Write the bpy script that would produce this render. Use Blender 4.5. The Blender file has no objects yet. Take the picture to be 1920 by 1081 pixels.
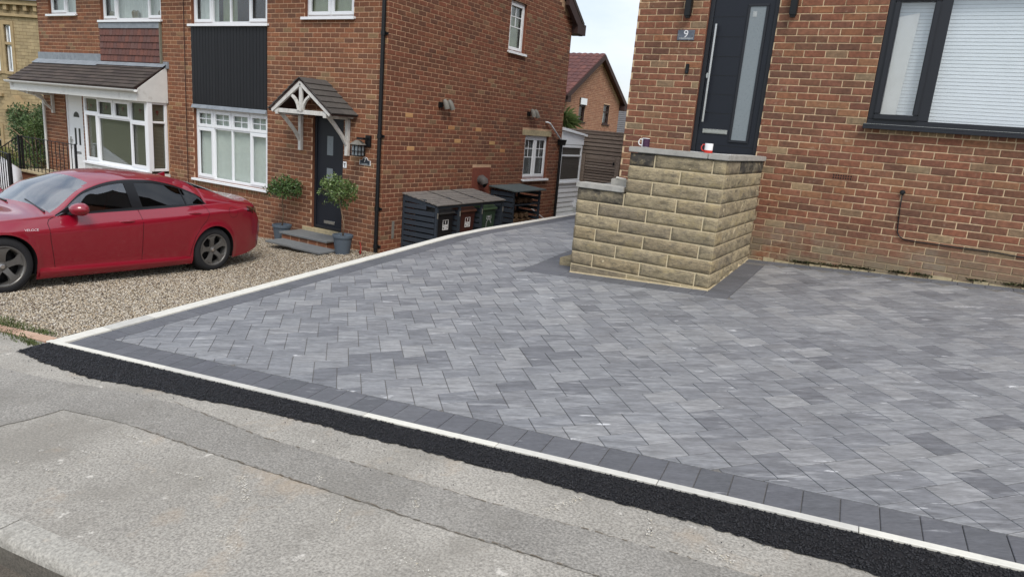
import bpy, bmesh, math, random
import numpy as np
from mathutils import Matrix, Vector

random.seed(7); RNG = np.random.default_rng(7)
SC = bpy.context.scene
COL = SC.collection

# ---------------------------------------------------------------- camera
YAW, PITCH, ROLL, FPX = math.radians(-30.4), math.radians(13.33), math.radians(4.82), 1275.0
_f = Vector((math.sin(YAW)*math.cos(PITCH), math.cos(YAW)*math.cos(PITCH), -math.sin(PITCH)))
_r0 = Vector((math.cos(YAW), -math.sin(YAW), 0.0)); _u0 = _r0.cross(_f)
CR = _r0*math.cos(ROLL)+_u0*math.sin(ROLL); CU = -_r0*math.sin(ROLL)+_u0*math.cos(ROLL); CF = _f
cam_d = bpy.data.cameras.new('camera'); cam = bpy.data.objects.new('camera', cam_d); COL.objects.link(cam)
cam.matrix_world = Matrix(((CR.x, CU.x, -CF.x, 0), (CR.y, CU.y, -CF.y, 0), (CR.z, CU.z, -CF.z, 0), (0, 0, 0, 1)))
cam_d.sensor_width = 36; cam_d.lens = FPX/1920*36; cam_d.clip_start = 0.05; cam_d.clip_end = 5000
SC.camera = cam
SC.render.resolution_x = 1024; SC.render.resolution_y = 576

# ---------------------------------------------------------------- sky, sun, exposure (bright overcast)
SUN_EL, SUN_AZ = math.radians(52), math.radians(136)     # azimuth from +y towards +x
wd = bpy.data.worlds.new('World'); SC.world = wd; wd.use_nodes = True
nt = wd.node_tree; nt.nodes.clear()
_o = nt.nodes.new('ShaderNodeOutputWorld'); _b = nt.nodes.new('ShaderNodeBackground')
_s = nt.nodes.new('ShaderNodeTexSky'); _s.sky_type = 'NISHITA'; _s.sun_disc = False
_s.sun_elevation = SUN_EL; _s.sun_rotation = SUN_AZ; _s.air_density = 1.3; _s.dust_density = 2.0; _s.ozone_density = 1.2
_tc = nt.nodes.new('ShaderNodeTexCoord'); _mp = nt.nodes.new('ShaderNodeMapping'); _mp.inputs['Scale'].default_value = (1.2, 1.2, 3.5)
_n = nt.nodes.new('ShaderNodeTexNoise'); _n.inputs['Scale'].default_value = 1.6; _n.inputs['Detail'].default_value = 6; _n.inputs['Roughness'].default_value = 0.55
_cr = nt.nodes.new('ShaderNodeValToRGB'); _cr.color_ramp.elements[0].position = 0.38; _cr.color_ramp.elements[0].color = (0.3, 0.3, 0.3, 1)
_cr.color_ramp.elements[1].position = 0.62; _cr.color_ramp.elements[1].color = (0.95, 0.95, 0.95, 1)
_mx = nt.nodes.new('ShaderNodeMix'); _mx.data_type = 'RGBA'; _mx.inputs[7].default_value = (6.7, 7.15, 7.9, 1)
nt.links.new(_tc.outputs['Generated'], _mp.inputs['Vector']); nt.links.new(_mp.outputs['Vector'], _n.inputs['Vector'])
nt.links.new(_n.outputs['Fac'], _cr.inputs['Fac']); nt.links.new(_cr.outputs['Color'], _mx.inputs[0])
nt.links.new(_s.outputs['Color'], _mx.inputs[6]); nt.links.new(_mx.outputs[2], _b.inputs['Color'])
_b.inputs['Strength'].default_value = 0.10
nt.links.new(_b.outputs['Background'], _o.inputs['Surface'])
sun_d = bpy.data.lights.new('sun', 'SUN'); sun_d.energy = 1.5; sun_d.angle = math.radians(26); sun_d.color = (1.0, 0.96, 0.9)
sun = bpy.data.objects.new('sun', sun_d); COL.objects.link(sun)
_sd = Vector((math.sin(SUN_AZ)*math.cos(SUN_EL), math.cos(SUN_AZ)*math.cos(SUN_EL), math.sin(SUN_EL)))
sun.rotation_euler = (-_sd).to_track_quat('-Z', 'Y').to_euler()
SC.view_settings.view_transform = 'Standard'; SC.view_settings.look = 'None'
SC.view_settings.gamma = 1.0; SC.view_settings.use_curve_mapping = False
SC.view_settings.exposure = 0.6

# ---------------------------------------------------------------- helpers
def project(p):
    p = Vector(p); z = p.dot(CF)
    if z < 0.1: return None
    return 960+FPX*p.dot(CR)/z, 540.5-FPX*p.dot(CU)/z, z
def inframe(p, m=0):
    q = project(p)
    return q is not None and -m < q[0] < 1920+m and -m < q[1] < 1081+m
WT = {}                                     # world translation of thing roots
def props(o, label=None, cat=None, group=None, kind=None):
    if label: o['label'] = label
    if cat: o['category'] = cat
    if group: o['group'] = group
    if kind: o['kind'] = kind
    return o
def thing(name, loc, label, cat, group=None, rot=None):
    o = bpy.data.objects.new(name, None); COL.objects.link(o); o.location = loc
    o.empty_display_size = 0.2
    if rot is not None: o.rotation_euler = rot
    WT[o.name] = Vector(loc)
    return props(o, label, cat, group)
def link(o, parent=None):
    COL.objects.link(o)
    if parent is not None:
        o.parent = parent
        t = WT.get(parent.name)
        if t is not None and o.get('_local') is None: o.matrix_parent_inverse = Matrix.Translation(-t)
    return o
def mesh_of(name, verts, faces, tones=None, smooth=False, fix=True):
    me = bpy.data.meshes.new(name); me.from_pydata(verts, [], faces)
    if fix:
        bm = bmesh.new(); bm.from_mesh(me); bmesh.ops.recalc_face_normals(bm, faces=bm.faces); bm.to_mesh(me); bm.free()
    if tones is not None:
        a = me.attributes.new('tone', 'FLOAT', 'FACE'); a.data.foreach_set('value', np.asarray(tones, dtype=np.float32))
    if smooth: me.shade_smooth()
    me.update(); return me
class MB:
    """collects shapes that become one mesh object"""
    def __init__(s): s.v = []; s.f = []; s.t = []; s.tone = 0.0; s.M = None
    def add(s, vs, fs):
        b = len(s.v)
        if s.M is not None: vs = [tuple(s.M @ Vector(p)) for p in vs]
        s.v += [tuple(p) for p in vs]; s.f += [tuple(b+i for i in f) for f in fs]; s.t += [s.tone]*len(fs)
        return s
    def box(s, x0, x1, y0, y1, z0, z1):
        return s.add([(x0,y0,z0),(x1,y0,z0),(x1,y1,z0),(x0,y1,z0),(x0,y0,z1),(x1,y0,z1),(x1,y1,z1),(x0,y1,z1)],
                     [(0,3,2,1),(4,5,6,7),(0,1,5,4),(1,2,6,5),(2,3,7,6),(3,0,4,7)])
    def bar(s, a, b, w, h, up=(0,0,1)):
        a = Vector(a); b = Vector(b); d = (b-a).normalized(); up = Vector(up)
        if abs(d.dot(up)) > .98: up = Vector((1,0,0))
        x = d.cross(up).normalized(); y = x.cross(d).normalized()
        q = [a+x*i*w/2+y*j*h/2 for i,j in ((-1,-1),(1,-1),(1,1),(-1,1))]+[b+x*i*w/2+y*j*h/2 for i,j in ((-1,-1),(1,-1),(1,1),(-1,1))]
        return s.add(q, [(0,1,2,3),(7,6,5,4),(0,4,5,1),(1,5,6,2),(2,6,7,3),(3,7,4,0)])
    def prism(s, poly, off):
        n = len(poly); off = Vector(off); p = [Vector(q) for q in poly]
        return s.add(p+[q+off for q in p], [tuple(range(n))[::-1], tuple(range(n,2*n))]+[(i,(i+1)%n,n+(i+1)%n,n+i) for i in range(n)])
    def tube(s, path, r, n=8, cap=True):
        path = [Vector(p) for p in path]; rs = r if isinstance(r,(list,tuple)) else [r]*len(path)
        vs = []; fs = []; ref = Vector((0,0,1))
        for i,p in enumerate(path):
            d = (path[min(i+1,len(path)-1)]-path[max(i-1,0)]).normalized()
            if abs(d.dot(ref)) > .95: ref = Vector((1,0,0)) if abs(d.x) < .9 else Vector((0,1,0))
            x = d.cross(ref).normalized(); y = x.cross(d)
            vs += [p+(x*math.cos(2*math.pi*k/n)+y*math.sin(2*math.pi*k/n))*rs[i] for k in range(n)]
        for i in range(len(path)-1):
            fs += [(i*n+k, i*n+(k+1)%n, (i+1)*n+(k+1)%n, (i+1)*n+k) for k in range(n)]
        if cap: fs += [tuple(range(n)), tuple(range((len(path)-1)*n, len(path)*n))[::-1]]
        return s.add(vs, fs)
    def lathe(s, prof, n=20, c=(0,0,0), axis='z', closed=False):
        vs = []; fs = []; c = Vector(c)
        for r,h in prof:
            for k in range(n):
                a = 2*math.pi*k/n; q = (r*math.cos(a), r*math.sin(a), h)
                if axis == 'y': q = (q[0], h, q[1])
                if axis == 'x': q = (h, q[0], q[1])
                vs.append(c+Vector(q))
        m = len(prof)
        for i in range(m if closed else m-1):
            j = (i+1) % m
            fs += [(i*n+k, i*n+(k+1)%n, j*n+(k+1)%n, j*n+k) for k in range(n)]
        if not closed:
            if prof[0][0] > 1e-4: fs.append(tuple(range(n)))
            if prof[-1][0] > 1e-4: fs.append(tuple(range((m-1)*n, m*n)))
        return s.add(vs, fs)
    def build(s, name, mat, parent=None, smooth=False, label=None, cat=None, group=None, kind=None, bevel=0, local=False):
        me = mesh_of(name, s.v, s.f, s.t, smooth)
        me.materials.append(M[mat] if isinstance(mat,str) else mat)
        if bevel:
            bm = bmesh.new(); bm.from_mesh(me)
            bmesh.ops.bevel(bm, geom=[e for e in bm.edges if e.is_manifold and e.calc_face_angle(0) > .6], offset=bevel, segments=2 if bevel > .004 else 1, affect='EDGES', clamp_overlap=True)
            bm.to_mesh(me); bm.free()
        o = bpy.data.objects.new(name, me)
        if local: o['_local'] = 1
        link(o, parent)
        if local: del o['_local']
        return props(o, label, cat, group, kind)
def smooth_by_angle(o, ang=35):
    me = o.data; me.shade_smooth()
    try: me.set_sharp_from_angle(angle=math.radians(ang))
    except Exception: pass
class Face:
    """a wall plane: u runs along it, z is up, d is distance out of the wall"""
    def __init__(s, o, U, N): s.o = Vector(o); s.U = Vector(U); s.N = Vector(N)
    def p(s, u, z, d=0.0):
        q = s.o+s.U*u+s.N*d; return Vector((q.x, q.y, z))
    def box(s, mb, u0, u1, z0, z1, d0, d1):
        c = [s.p(u,z,d) for d in (d0,d1) for z in (z0,z1) for u in (u0,u1)]
        mb.add(c, [(0,1,3,2),(4,6,7,5),(0,4,5,1),(2,3,7,6),(0,2,6,4),(1,5,7,3)]); return mb
    def quad(s, mb, u0, u1, z0, z1, d):
        mb.add([s.p(u0,z0,d),s.p(u1,z0,d),s.p(u1,z1,d),s.p(u0,z1,d)], [(0,1,2,3)]); return mb

# ---------------------------------------------------------------- materials
M = {}
def srgb(r, g, b):
    f = lambda c: (c/255/12.92) if c/255 <= .04045 else ((c/255+.055)/1.055)**2.4
    return (f(r), f(g), f(b), 1)
def nodes(name):
    m = bpy.data.materials.new(name); m.use_nodes = True; m.node_tree.nodes.clear(); M[name] = m
    t = m.node_tree; o = t.nodes.new('ShaderNodeOutputMaterial'); return m, t, o
def mat(name, cols, rough=.8, n=(40,.25), bump=(.15,150), spec=.35, metal=0., coat=0., coat_rough=.05, stains=(), stretch=(1,1,1), interp='LINEAR', rvar=.1, n2=None, sheen=0, rotz=0):
    """cols: colours picked by the 'tone' of each piece; n: (scale, amount) of colour noise; stains: (colour, scale, lo, hi, amount[, zmax])"""
    m, t, o = nodes(name); N = t.nodes.new; L = t.links.new
    b = N('ShaderNodeBsdfPrincipled'); L(b.outputs['BSDF'], o.inputs['Surface'])
    geo = N('ShaderNodeNewGeometry'); mp = N('ShaderNodeMapping'); mp.inputs['Scale'].default_value = stretch; mr_ = N('ShaderNodeMapping'); mr_.inputs['Rotation'].default_value = (0,0,rotz); L(geo.outputs['Position'], mr_.inputs['Vector']); L(mr_.outputs['Vector'], mp.inputs['Vector'])
    if not isinstance(cols[0], (tuple,list)): cols = [cols]
    if len(cols) == 1:
        rgb = N('ShaderNodeRGB'); rgb.outputs[0].default_value = tuple(cols[0][:3])+(1,); c = rgb.outputs[0]
    else:
        at = N('ShaderNodeAttribute'); at.attribute_name = 'tone'; r = N('ShaderNodeValToRGB'); r.color_ramp.interpolation = interp
        e = r.color_ramp.elements
        while len(e) < len(cols): e.new(.5)
        for i,cc in enumerate(cols): e[i].position = i/(len(cols)-1); e[i].color = tuple(cc[:3])+(1,)
        L(at.outputs['Fac'], r.inputs['Fac']); c = r.outputs['Color']
    def noise(scale, detail=5, rough_=.6, vec=None):
        q = N('ShaderNodeTexNoise'); q.inputs['Scale'].default_value = scale; q.inputs['Detail'].default_value = detail; q.inputs['Roughness'].default_value = rough_
        L(vec or mp.outputs['Vector'], q.inputs['Vector']); return q.outputs['Fac']
    def mul(c, fac, amt):
        mr = N('ShaderNodeMapRange'); mr.inputs['From Min'].default_value = .28; mr.inputs['From Max'].default_value = .72
        mr.inputs['To Min'].default_value = 1-amt; mr.inputs['To Max'].default_value = 1+amt; L(fac, mr.inputs['Value'])
        x = N('ShaderNodeMix'); x.data_type = 'RGBA'; x.blend_type = 'MULTIPLY'; x.inputs[0].default_value = 1
        L(c, x.inputs[6]); L(mr.outputs[0], x.inputs[7]); return x.outputs[2]
    nf = noise(n[0]); c = mul(c, nf, n[1])
    if n2: c = mul(c, noise(n2[0], 3), n2[1])
    for st in stains:
        q = noise(st[1], 6, .65); mr = N('ShaderNodeMapRange'); mr.inputs['From Min'].default_value = st[2]; mr.inputs['From Max'].default_value = st[3]
        mr.inputs['To Max'].default_value = st[4]; L(q, mr.inputs['Value']); fac = mr.outputs[0]
        if len(st) > 5:
            sx = N('ShaderNodeSeparateXYZ'); L(geo.outputs['Position'], sx.inputs[0]); m2 = N('ShaderNodeMapRange')
            m2.inputs['From Min'].default_value = st[5]; m2.inputs['From Max'].default_value = st[6]; m2.inputs['To Min'].default_value = 1; m2.inputs['To Max'].default_value = 0
            L(sx.outputs['Z'], m2.inputs['Value']); mm = N('ShaderNodeMath'); mm.operation = 'MULTIPLY'; L(fac, mm.inputs[0]); L(m2.outputs[0], mm.inputs[1]); fac = mm.outputs[0]
        x = N('ShaderNodeMix'); x.data_type = 'RGBA'; L(fac, x.inputs[0]); L(c, x.inputs[6]); x.inputs[7].default_value = tuple(st[0][:3])+(1,); c = x.outputs[2]
    L(c, b.inputs['Base Color'])
    b.inputs['Metallic'].default_value = metal; b.inputs['Specular IOR Level'].default_value = spec
    b.inputs['Coat Weight'].default_value = coat; b.inputs['Coat Roughness'].default_value = coat_rough
    if rvar:
        rr = N('ShaderNodeMapRange'); rr.inputs['To Min'].default_value = max(.02, rough-rvar); rr.inputs['To Max'].default_value = min(1, rough+rvar); L(nf, rr.inputs['Value']); L(rr.outputs[0], b.inputs['Roughness'])
    else: b.inputs['Roughness'].default_value = rough
    if bump and bump[0] > 0:
        bf = noise(bump[1], 4, .7); bp = N('ShaderNodeBump'); bp.inputs['Strength'].default_value = bump[0]; bp.inputs['Distance'].default_value = bump[2] if len(bump) > 2 else .01
        L(bf, bp.inputs['Height']); L(bp.outputs['Normal'], b.inputs['Normal'])
    return m
def glass(name, tint=(.8,.85,.85), refl=1.0, rough=.01, wave=0.0, r0=.055):
    m, t, o = nodes(name); N = t.nodes.new; L = t.links.new
    tr = N('ShaderNodeBsdfTransparent'); tr.inputs[0].default_value = tint+(1,)
    gl = N('ShaderNodeBsdfGlossy'); gl.inputs['Roughness'].default_value = rough; gl.inputs[0].default_value = (refl,refl,refl,1)
    lw = N('ShaderNodeLayerWeight'); lw.inputs['Blend'].default_value = .5; pw = N('ShaderNodeMath'); pw.operation = 'POWER'; pw.inputs[1].default_value = 5; L(lw.outputs['Facing'], pw.inputs[0])
    fr = N('ShaderNodeMapRange'); fr.inputs['To Min'].default_value = r0; fr.inputs['To Max'].default_value = 1.0; L(pw.outputs[0], fr.inputs['Value'])
    mx = N('ShaderNodeMixShader'); L(fr.outputs[0], mx.inputs[0]); L(tr.outputs[0], mx.inputs[1]); L(gl.outputs[0], mx.inputs[2]); L(mx.outputs[0], o.inputs['Surface'])
    if wave:
        q = N('ShaderNodeTexNoise'); q.inputs['Scale'].default_value = 3; bp = N('ShaderNodeBump'); bp.inputs['Strength'].default_value = wave; bp.inputs['Distance'].default_value = .02
        g = N('ShaderNodeNewGeometry'); L(g.outputs['Position'], q.inputs['Vector']); L(q.outputs['Fac'], bp.inputs['Height'])
        L(bp.outputs[0], gl.inputs['Normal'])
    return m
mat('brick7', [srgb(124,80,58),srgb(136,88,63),srgb(114,76,57),srgb(130,85,61),srgb(116,80,60),srgb(106,74,58),srgb(142,94,66),srgb(126,102,76),srgb(150,118,84)], rough=.9, n=(30,.26), bump=(.5,160,.004), n2=(1.3,.12))
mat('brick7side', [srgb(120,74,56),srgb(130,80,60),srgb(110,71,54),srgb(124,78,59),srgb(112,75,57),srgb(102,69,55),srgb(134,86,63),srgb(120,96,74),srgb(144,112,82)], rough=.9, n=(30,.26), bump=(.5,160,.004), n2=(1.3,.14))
mat('buff_brick', [srgb(196,160,112),srgb(176,112,70)], rough=.9, n=(60,.15), bump=(.4,180,.004))
mat('mortar7', srgb(198,164,134), rough=.95, n=(30,.2), bump=(.4,200,.004), n2=(1.5,.15))
mat('brick9', [srgb(124,80,62),srgb(134,88,67),srgb(112,75,61),srgb(138,94,73),srgb(118,84,65),srgb(102,72,59),srgb(144,98,70),srgb(126,108,86),srgb(152,128,98)], rough=.9, n=(24,.3), bump=(.6,150,.004), n2=(2.0,.14),
    stains=[(srgb(128,120,100),1.5,.36,.50,.85,-1.25,-.78),(srgb(172,162,142),3.2,.54,.66,.7,-1.4,-.7),(srgb(182,166,144),11,.60,.74,.42),(srgb(74,62,54),3.2,.56,.75,.4,-1.3,.2)])
mat('mortar9', srgb(206,180,146), rough=.95, n=(30,.2), bump=(.5,200,.004), n2=(1.8,.15), stains=[(srgb(124,114,92),1.5,.36,.50,.9,-1.25,-.78),(srgb(150,126,98),5,.5,.62,.7)])
mat('stone', [srgb(155,142,115),srgb(146,134,110),srgb(162,148,120),srgb(140,128,107),srgb(154,138,108),srgb(134,123,104)], rough=.92, n=(14,.3), bump=(.9,38,.014), n2=(75,.2),
    stains=[(srgb(88,81,70),6.0,.56,.68,.75),(srgb(178,160,118),4.0,.53,.68,.55),(srgb(104,98,88),19,.53,.64,.6)], stretch=(1,1,2.0))
mat('stone_dark', [srgb(132,122,102),srgb(122,114,98)], rough=.92, n=(14,.3), bump=(.9,38,.014), n2=(75,.2), stains=[(srgb(62,59,56),5.0,.40,.56,.9),(srgb(150,136,106),14,.55,.66,.6)])
mat('stone_mortar', srgb(204,188,154), rough=.95, n=(40,.15), bump=(.4,120,.005))
mat('coping', [srgb(172,168,160),srgb(164,162,156)], rough=.85, n=(12,.14), bump=(.3,90,.005), stains=[(srgb(120,120,116),7,.58,.75,.5)])
_pg = [(.165,.168,.178),(.20,.203,.213),(.235,.238,.246),(.18,.184,.196),(.255,.257,.262),(.215,.219,.229),(.155,.158,.169),(.24,.24,.245),(.275,.275,.277)]
mat('paver', _pg, rough=.6, n=(5,.30), bump=(.3,110,.004), n2=(22,.20), stretch=(1,5,1), rotz=math.radians(-27),
    stains=[((.45,.45,.455,1),2.6,.56,.70,.6),((.66,.66,.665,1),3.4,.65,.70,.9),((.13,.133,.148,1),4.3,.57,.74,.5)], spec=.5)
mat('paver_dark', [(.10,.103,.112),(.12,.122,.132),(.108,.11,.122),(.13,.132,.142)], rough=.7, n=(7,.15), bump=(.28,140,.004), stains=[((.36,.36,.37,1),3.0,.64,.72,.7)], spec=.5, stretch=(1,5,1), rotz=math.radians(-27), n2=(30,.2))
mat('joint_sand', srgb(112,109,105), rough=.95, n=(60,.3), bump=(.4,200,.004))
mat('edging', [srgb(218,215,204),srgb(208,205,196),srgb(188,186,179)], rough=.85, n=(20,.08), bump=(.25,120,.004), stains=[(srgb(160,156,148),6,.62,.78,.4)])
mat('tarmac_new', [(.012,.012,.014),(.02,.02,.023),(.034,.034,.038)], rough=.42, n=(60,.3), bump=(.5,220,.01), spec=.4)
mat('pavement', srgb(162,157,148), rough=.9, n=(88,.5), bump=(.9,110,.006), n2=(.9,.16),
    stains=[(srgb(132,127,118),1.1,.47,.62,.55),(srgb(224,218,208),9,.64,.70,.7),(srgb(186,164,138),2.0,.57,.7,.4),(srgb(70,66,62),30,.69,.75,.7)])
mat('pavement_patch', srgb(145,141,134), rough=.9, n=(88,.5), bump=(.9,110,.006), n2=(1.4,.14),
    stains=[(srgb(122,118,110),2.1,.48,.64,.5),(srgb(196,188,172),9,.66,.74,.5),(srgb(80,76,72),46,.70,.76,.6)])
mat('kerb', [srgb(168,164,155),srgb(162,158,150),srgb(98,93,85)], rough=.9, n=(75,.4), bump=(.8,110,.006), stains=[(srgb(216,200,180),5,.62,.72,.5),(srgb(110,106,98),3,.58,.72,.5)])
mat('road', srgb(104,96,86), rough=.92, n=(110,.45), bump=(.9,160,.01), stains=[(srgb(92,86,80),3,.5,.66,.5)])
mat('crack', srgb(112,102,88), rough=1, n=(60,.3), bump=None)
mat('gravel', [srgb(176,162,140),srgb(194,182,162),srgb(150,138,120),srgb(206,196,178),srgb(118,106,92),srgb(182,164,138),srgb(158,150,140),srgb(214,206,192),srgb(100,94,88)], rough=.85, n=(80,.15), bump=None, interp='CONSTANT')
mat('gravel_bed', srgb(128,114,96), rough=.95, n=(90,.45), bump=(.8,110,.02))
mat('terrain', srgb(92,96,62), rough=1, n=(.4,.25), bump=None)
mat('white_upvc', srgb(236,238,240), rough=.35, n=(8,.02), bump=None, spec=.5, rvar=.03)
mat('white_paint', srgb(220,220,216), rough=.6, n=(14,.08), bump=(.15,60,.004), stains=[(srgb(168,160,148),9,.6,.75,.5)])
mat('fascia', srgb(214,214,210), rough=.55, n=(6,.06), bump=None, stains=[(srgb(150,144,134),5,.58,.74,.55)])
mat('weathered_white', srgb(208,206,200), rough=.8, n=(22,.14), bump=(.3,90,.004), stains=[(srgb(128,118,104),11,.55,.68,.65)], stretch=(1,1,.5))
mat('anthracite', srgb(33,35,41), rough=.42, n=(6,.06), bump=(.06,220,.002), spec=.45)
mat('anthracite_door', srgb(27,31,40), rough=.45, n=(6,.05), bump=(.08,240,.002), spec=.4)
mat('black_cladding', [srgb(23,24,28),srgb(27,28,32),srgb(20,21,25)], rough=.55, n=(10,.12), bump=(.1,90,.003), stretch=(4,4,.4))
mat('black_plastic', srgb(19,20,22), rough=.45, n=(8,.1), bump=None, spec=.4)
mat('black_iron', srgb(22,22,24), rough=.5, n=(20,.2), bump=None)
mat('steel', srgb(196,196,194), rough=.28, metal=1.0, n=(20,.05), bump=None, rvar=.06)
mat('lead', srgb(138,144,150), rough=.6, n=(7,.16), bump=(.3,12,.01), metal=.1, stains=[(srgb(94,100,112),9,.55,.7,.6),(srgb(176,178,178),5,.6,.75,.5)])
mat('roof_tile', [srgb(74,66,62),srgb(82,74,68),srgb(68,60,57),srgb(88,78,72)], rough=.9, n=(25,.22), bump=(.5,110,.006), stains=[(srgb(110,104,92),8,.62,.78,.4)])
mat('canopy_tile', [srgb(82,78,74),srgb(88,84,80),srgb(76,72,69)], rough=.9, n=(25,.2), bump=(.5,110,.006), stains=[(srgb(112,108,92),8,.62,.78,.45)])
mat('hung_tile', [srgb(112,76,68),srgb(102,72,66),srgb(120,80,70),srgb(98,70,66),srgb(110,82,76)], rough=.85, n=(30,.15), bump=(.3,120,.004))
mat('red_roof', [srgb(104,68,63),srgb(92,62,60),srgb(114,74,67)], rough=.85, n=(12,.25), bump=None)
mat('brown_wood', srgb(64,46,42), rough=.7, n=(14,.2), bump=None)
mat('brick_far', [srgb(154,112,88),srgb(140,98,78),srgb(164,126,102)], rough=.95, n=(6,.2), bump=None)
mat('slate_far', srgb(96,94,94), rough=.9, n=(3,.2), bump=None)
mat('fence_wood', [srgb(142,128,117),srgb(132,118,108),srgb(150,136,125),srgb(122,109,100)], rough=.9, n=(20,.25), bump=(.4,60,.004), stretch=(.4,1,3))
mat('slate_board', [srgb(46,53,61),srgb(50,57,66),srgb(42,49,57)], rough=.75, n=(16,.16), bump=(.25,60,.004), stretch=(.6,.6,3))
mat('store_roof', [srgb(122,116,110),srgb(108,104,100),srgb(134,128,122)], rough=.85, n=(16,.2), bump=(.3,60,.004), stains=[(srgb(84,82,82),6,.55,.7,.6)])
mat('felt', srgb(84,92,92), rough=.9, n=(30,.15), bump=(.3,200,.004))
mat('log', [srgb(98,76,56),srgb(80,62,48),srgb(116,92,66),srgb(70,56,44)], rough=.9, n=(14,.3), bump=(.4,40,.01))
mat('terracotta_plate', srgb(122,68,54), rough=.85, n=(14,.15), bump=None)
mat('flue', srgb(84,79,76), rough=.6, n=(20,.2), bump=None)
mat('net_grey', srgb(112,114,118), rough=.9, n=(14,.06), bump=None)
mat('security_light', srgb(122,119,112), rough=.6, n=(20,.2), bump=None)
mat('bin_black', srgb(24,24,27), rough=.5, n=(8,.1), bump=None); mat('bin_brown', srgb(66,34,28), rough=.5, n=(8,.1), bump=None); mat('bin_green', srgb(52,72,56), rough=.5, n=(8,.1), bump=None)
mat('bin_lid_brown', srgb(104,70,56), rough=.5, n=(8,.1), bump=None); mat('bin_lid_green', srgb(98,124,92), rough=.5, n=(8,.1), bump=None); mat('bin_lid_black', srgb(66,66,66), rough=.5, n=(8,.1), bump=None)
mat('scuff', [srgb(200,194,180),srgb(212,207,198),srgb(196,184,158)], rough=.9, n=(30,.1), bump=None)
mat('print_white', srgb(226,226,226), rough=.6, n=(8,.05), bump=None); mat('print_grey', srgb(168,172,172), rough=.6, n=(60,.2), bump=None)
mat('slate_plaque', srgb(96,102,112), rough=.6, n=(30,.3), bump=(.2,80,.003)); mat('plaque_black', srgb(40,46,56), rough=.4, n=(8,.1), bump=None)
mat('mug_white', srgb(238,238,238), rough=.15, n=(8,.02), bump=None, spec=.6, rvar=.02); mat('mug_purple', srgb(62,34,62), rough=.2, n=(60,.5), bump=None, spec=.6, rvar=.02); mat('mug_red', srgb(198,52,40), rough=.2, n=(8,.05), bump=None, spec=.6, rvar=.02)
mat('pot_grey', srgb(86,96,106), rough=.6, n=(10,.1), bump=None); mat('soil', srgb(52,42,34), rough=1, n=(60,.4), bump=None)
mat('bark', srgb(126,104,82), rough=.9, n=(40,.3), bump=(.4,90,.004))
mat('leaf_bay', [(.035,.075,.02),(.05,.105,.028),(.075,.14,.035),(.11,.17,.05),(.04,.07,.025)], rough=.5, n=(20,.15), bump=None, spec=.5)
mat('leaf_light', [(.055,.10,.025),(.085,.15,.035),(.13,.20,.055),(.17,.22,.08),(.05,.085,.025)], rough=.5, n=(20,.15), bump=None, spec=.5)
mat('leaf_bush', [(.05,.09,.035),(.075,.125,.045),(.11,.165,.065),(.06,.10,.04)], rough=.6, n=(20,.15), bump=None)
mat('leaf_yellow', [(.14,.17,.04),(.20,.19,.05),(.10,.14,.03),(.26,.22,.07)], rough=.6, n=(20,.15), bump=None)
mat('leaf_palm', [(.09,.14,.04),(.13,.18,.06),(.06,.10,.03),(.2,.22,.10)], rough=.5, n=(20,.15), bump=None)
mat('grass', [(.06,.09,.025),(.085,.12,.035),(.14,.15,.06),(.05,.075,.02)], rough=.7, n=(20,.15), bump=None)
mat('leaf_far', [(.07,.10,.06),(.09,.12,.075),(.06,.085,.055)], rough=.9, n=(2,.2), bump=None)
mat('sandstone_far', [srgb(166,148,114),srgb(154,138,108),srgb(174,156,122),srgb(146,130,102)], rough=.95, n=(4,.2), bump=(.4,20,.01), stains=[(srgb(122,106,82),2,.56,.72,.5)])
mat('sandstone_trim', srgb(166,146,112), rough=.95, n=(4,.15), bump=None); mat('sandstone_mortar', srgb(132,114,86), rough=.95, n=(4,.15), bump=None)
mat('blind_white', srgb(226,230,234), rough=.6, n=(8,.03), bump=None); mat('blind_tan', srgb(118,116,102), rough=.7, n=(8,.05), bump=None)
mat('net', srgb(214,218,214), rough=.9, n=(14,.06), bump=None); mat('curtain_green', srgb(150,156,128), rough=.9, n=(8,.1), bump=None)
mat('reflection_grey', srgb(206,205,203), rough=.9, n=(8,.05), bump=None)  # colour of the painted reflection in the left casement
mat('interior', srgb(96,92,88), rough=.95, n=(3,.1), bump=None); mat('interior_dark', srgb(38,38,40), rough=.95, n=(3,.1), bump=None)
mat('red_motif', srgb(84,34,32), rough=.3, n=(8,.1), bump=None)
mat('slab', [srgb(110,112,112),srgb(116,118,118),srgb(104,106,108)], rough=.85, n=(18,.16), bump=(.3,90,.004))
mat('threshold_stone', srgb(176,162,130), rough=.9, n=(16,.2), bump=(.4,70,.005), stains=[(srgb(130,118,96),6,.55,.7,.5)])
mat('hose_red', srgb(150,44,40), rough=.5, n=(8,.1), bump=None)
mat('brick_edge', [srgb(178,146,124),srgb(190,160,138),srgb(166,136,116)], rough=.9, n=(40,.2), bump=(.4,120,.004))
mat('moss', [(.06,.065,.025),(.045,.05,.02),(.09,.085,.035)], rough=1, n=(60,.4), bump=(.6,90,.01))
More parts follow.
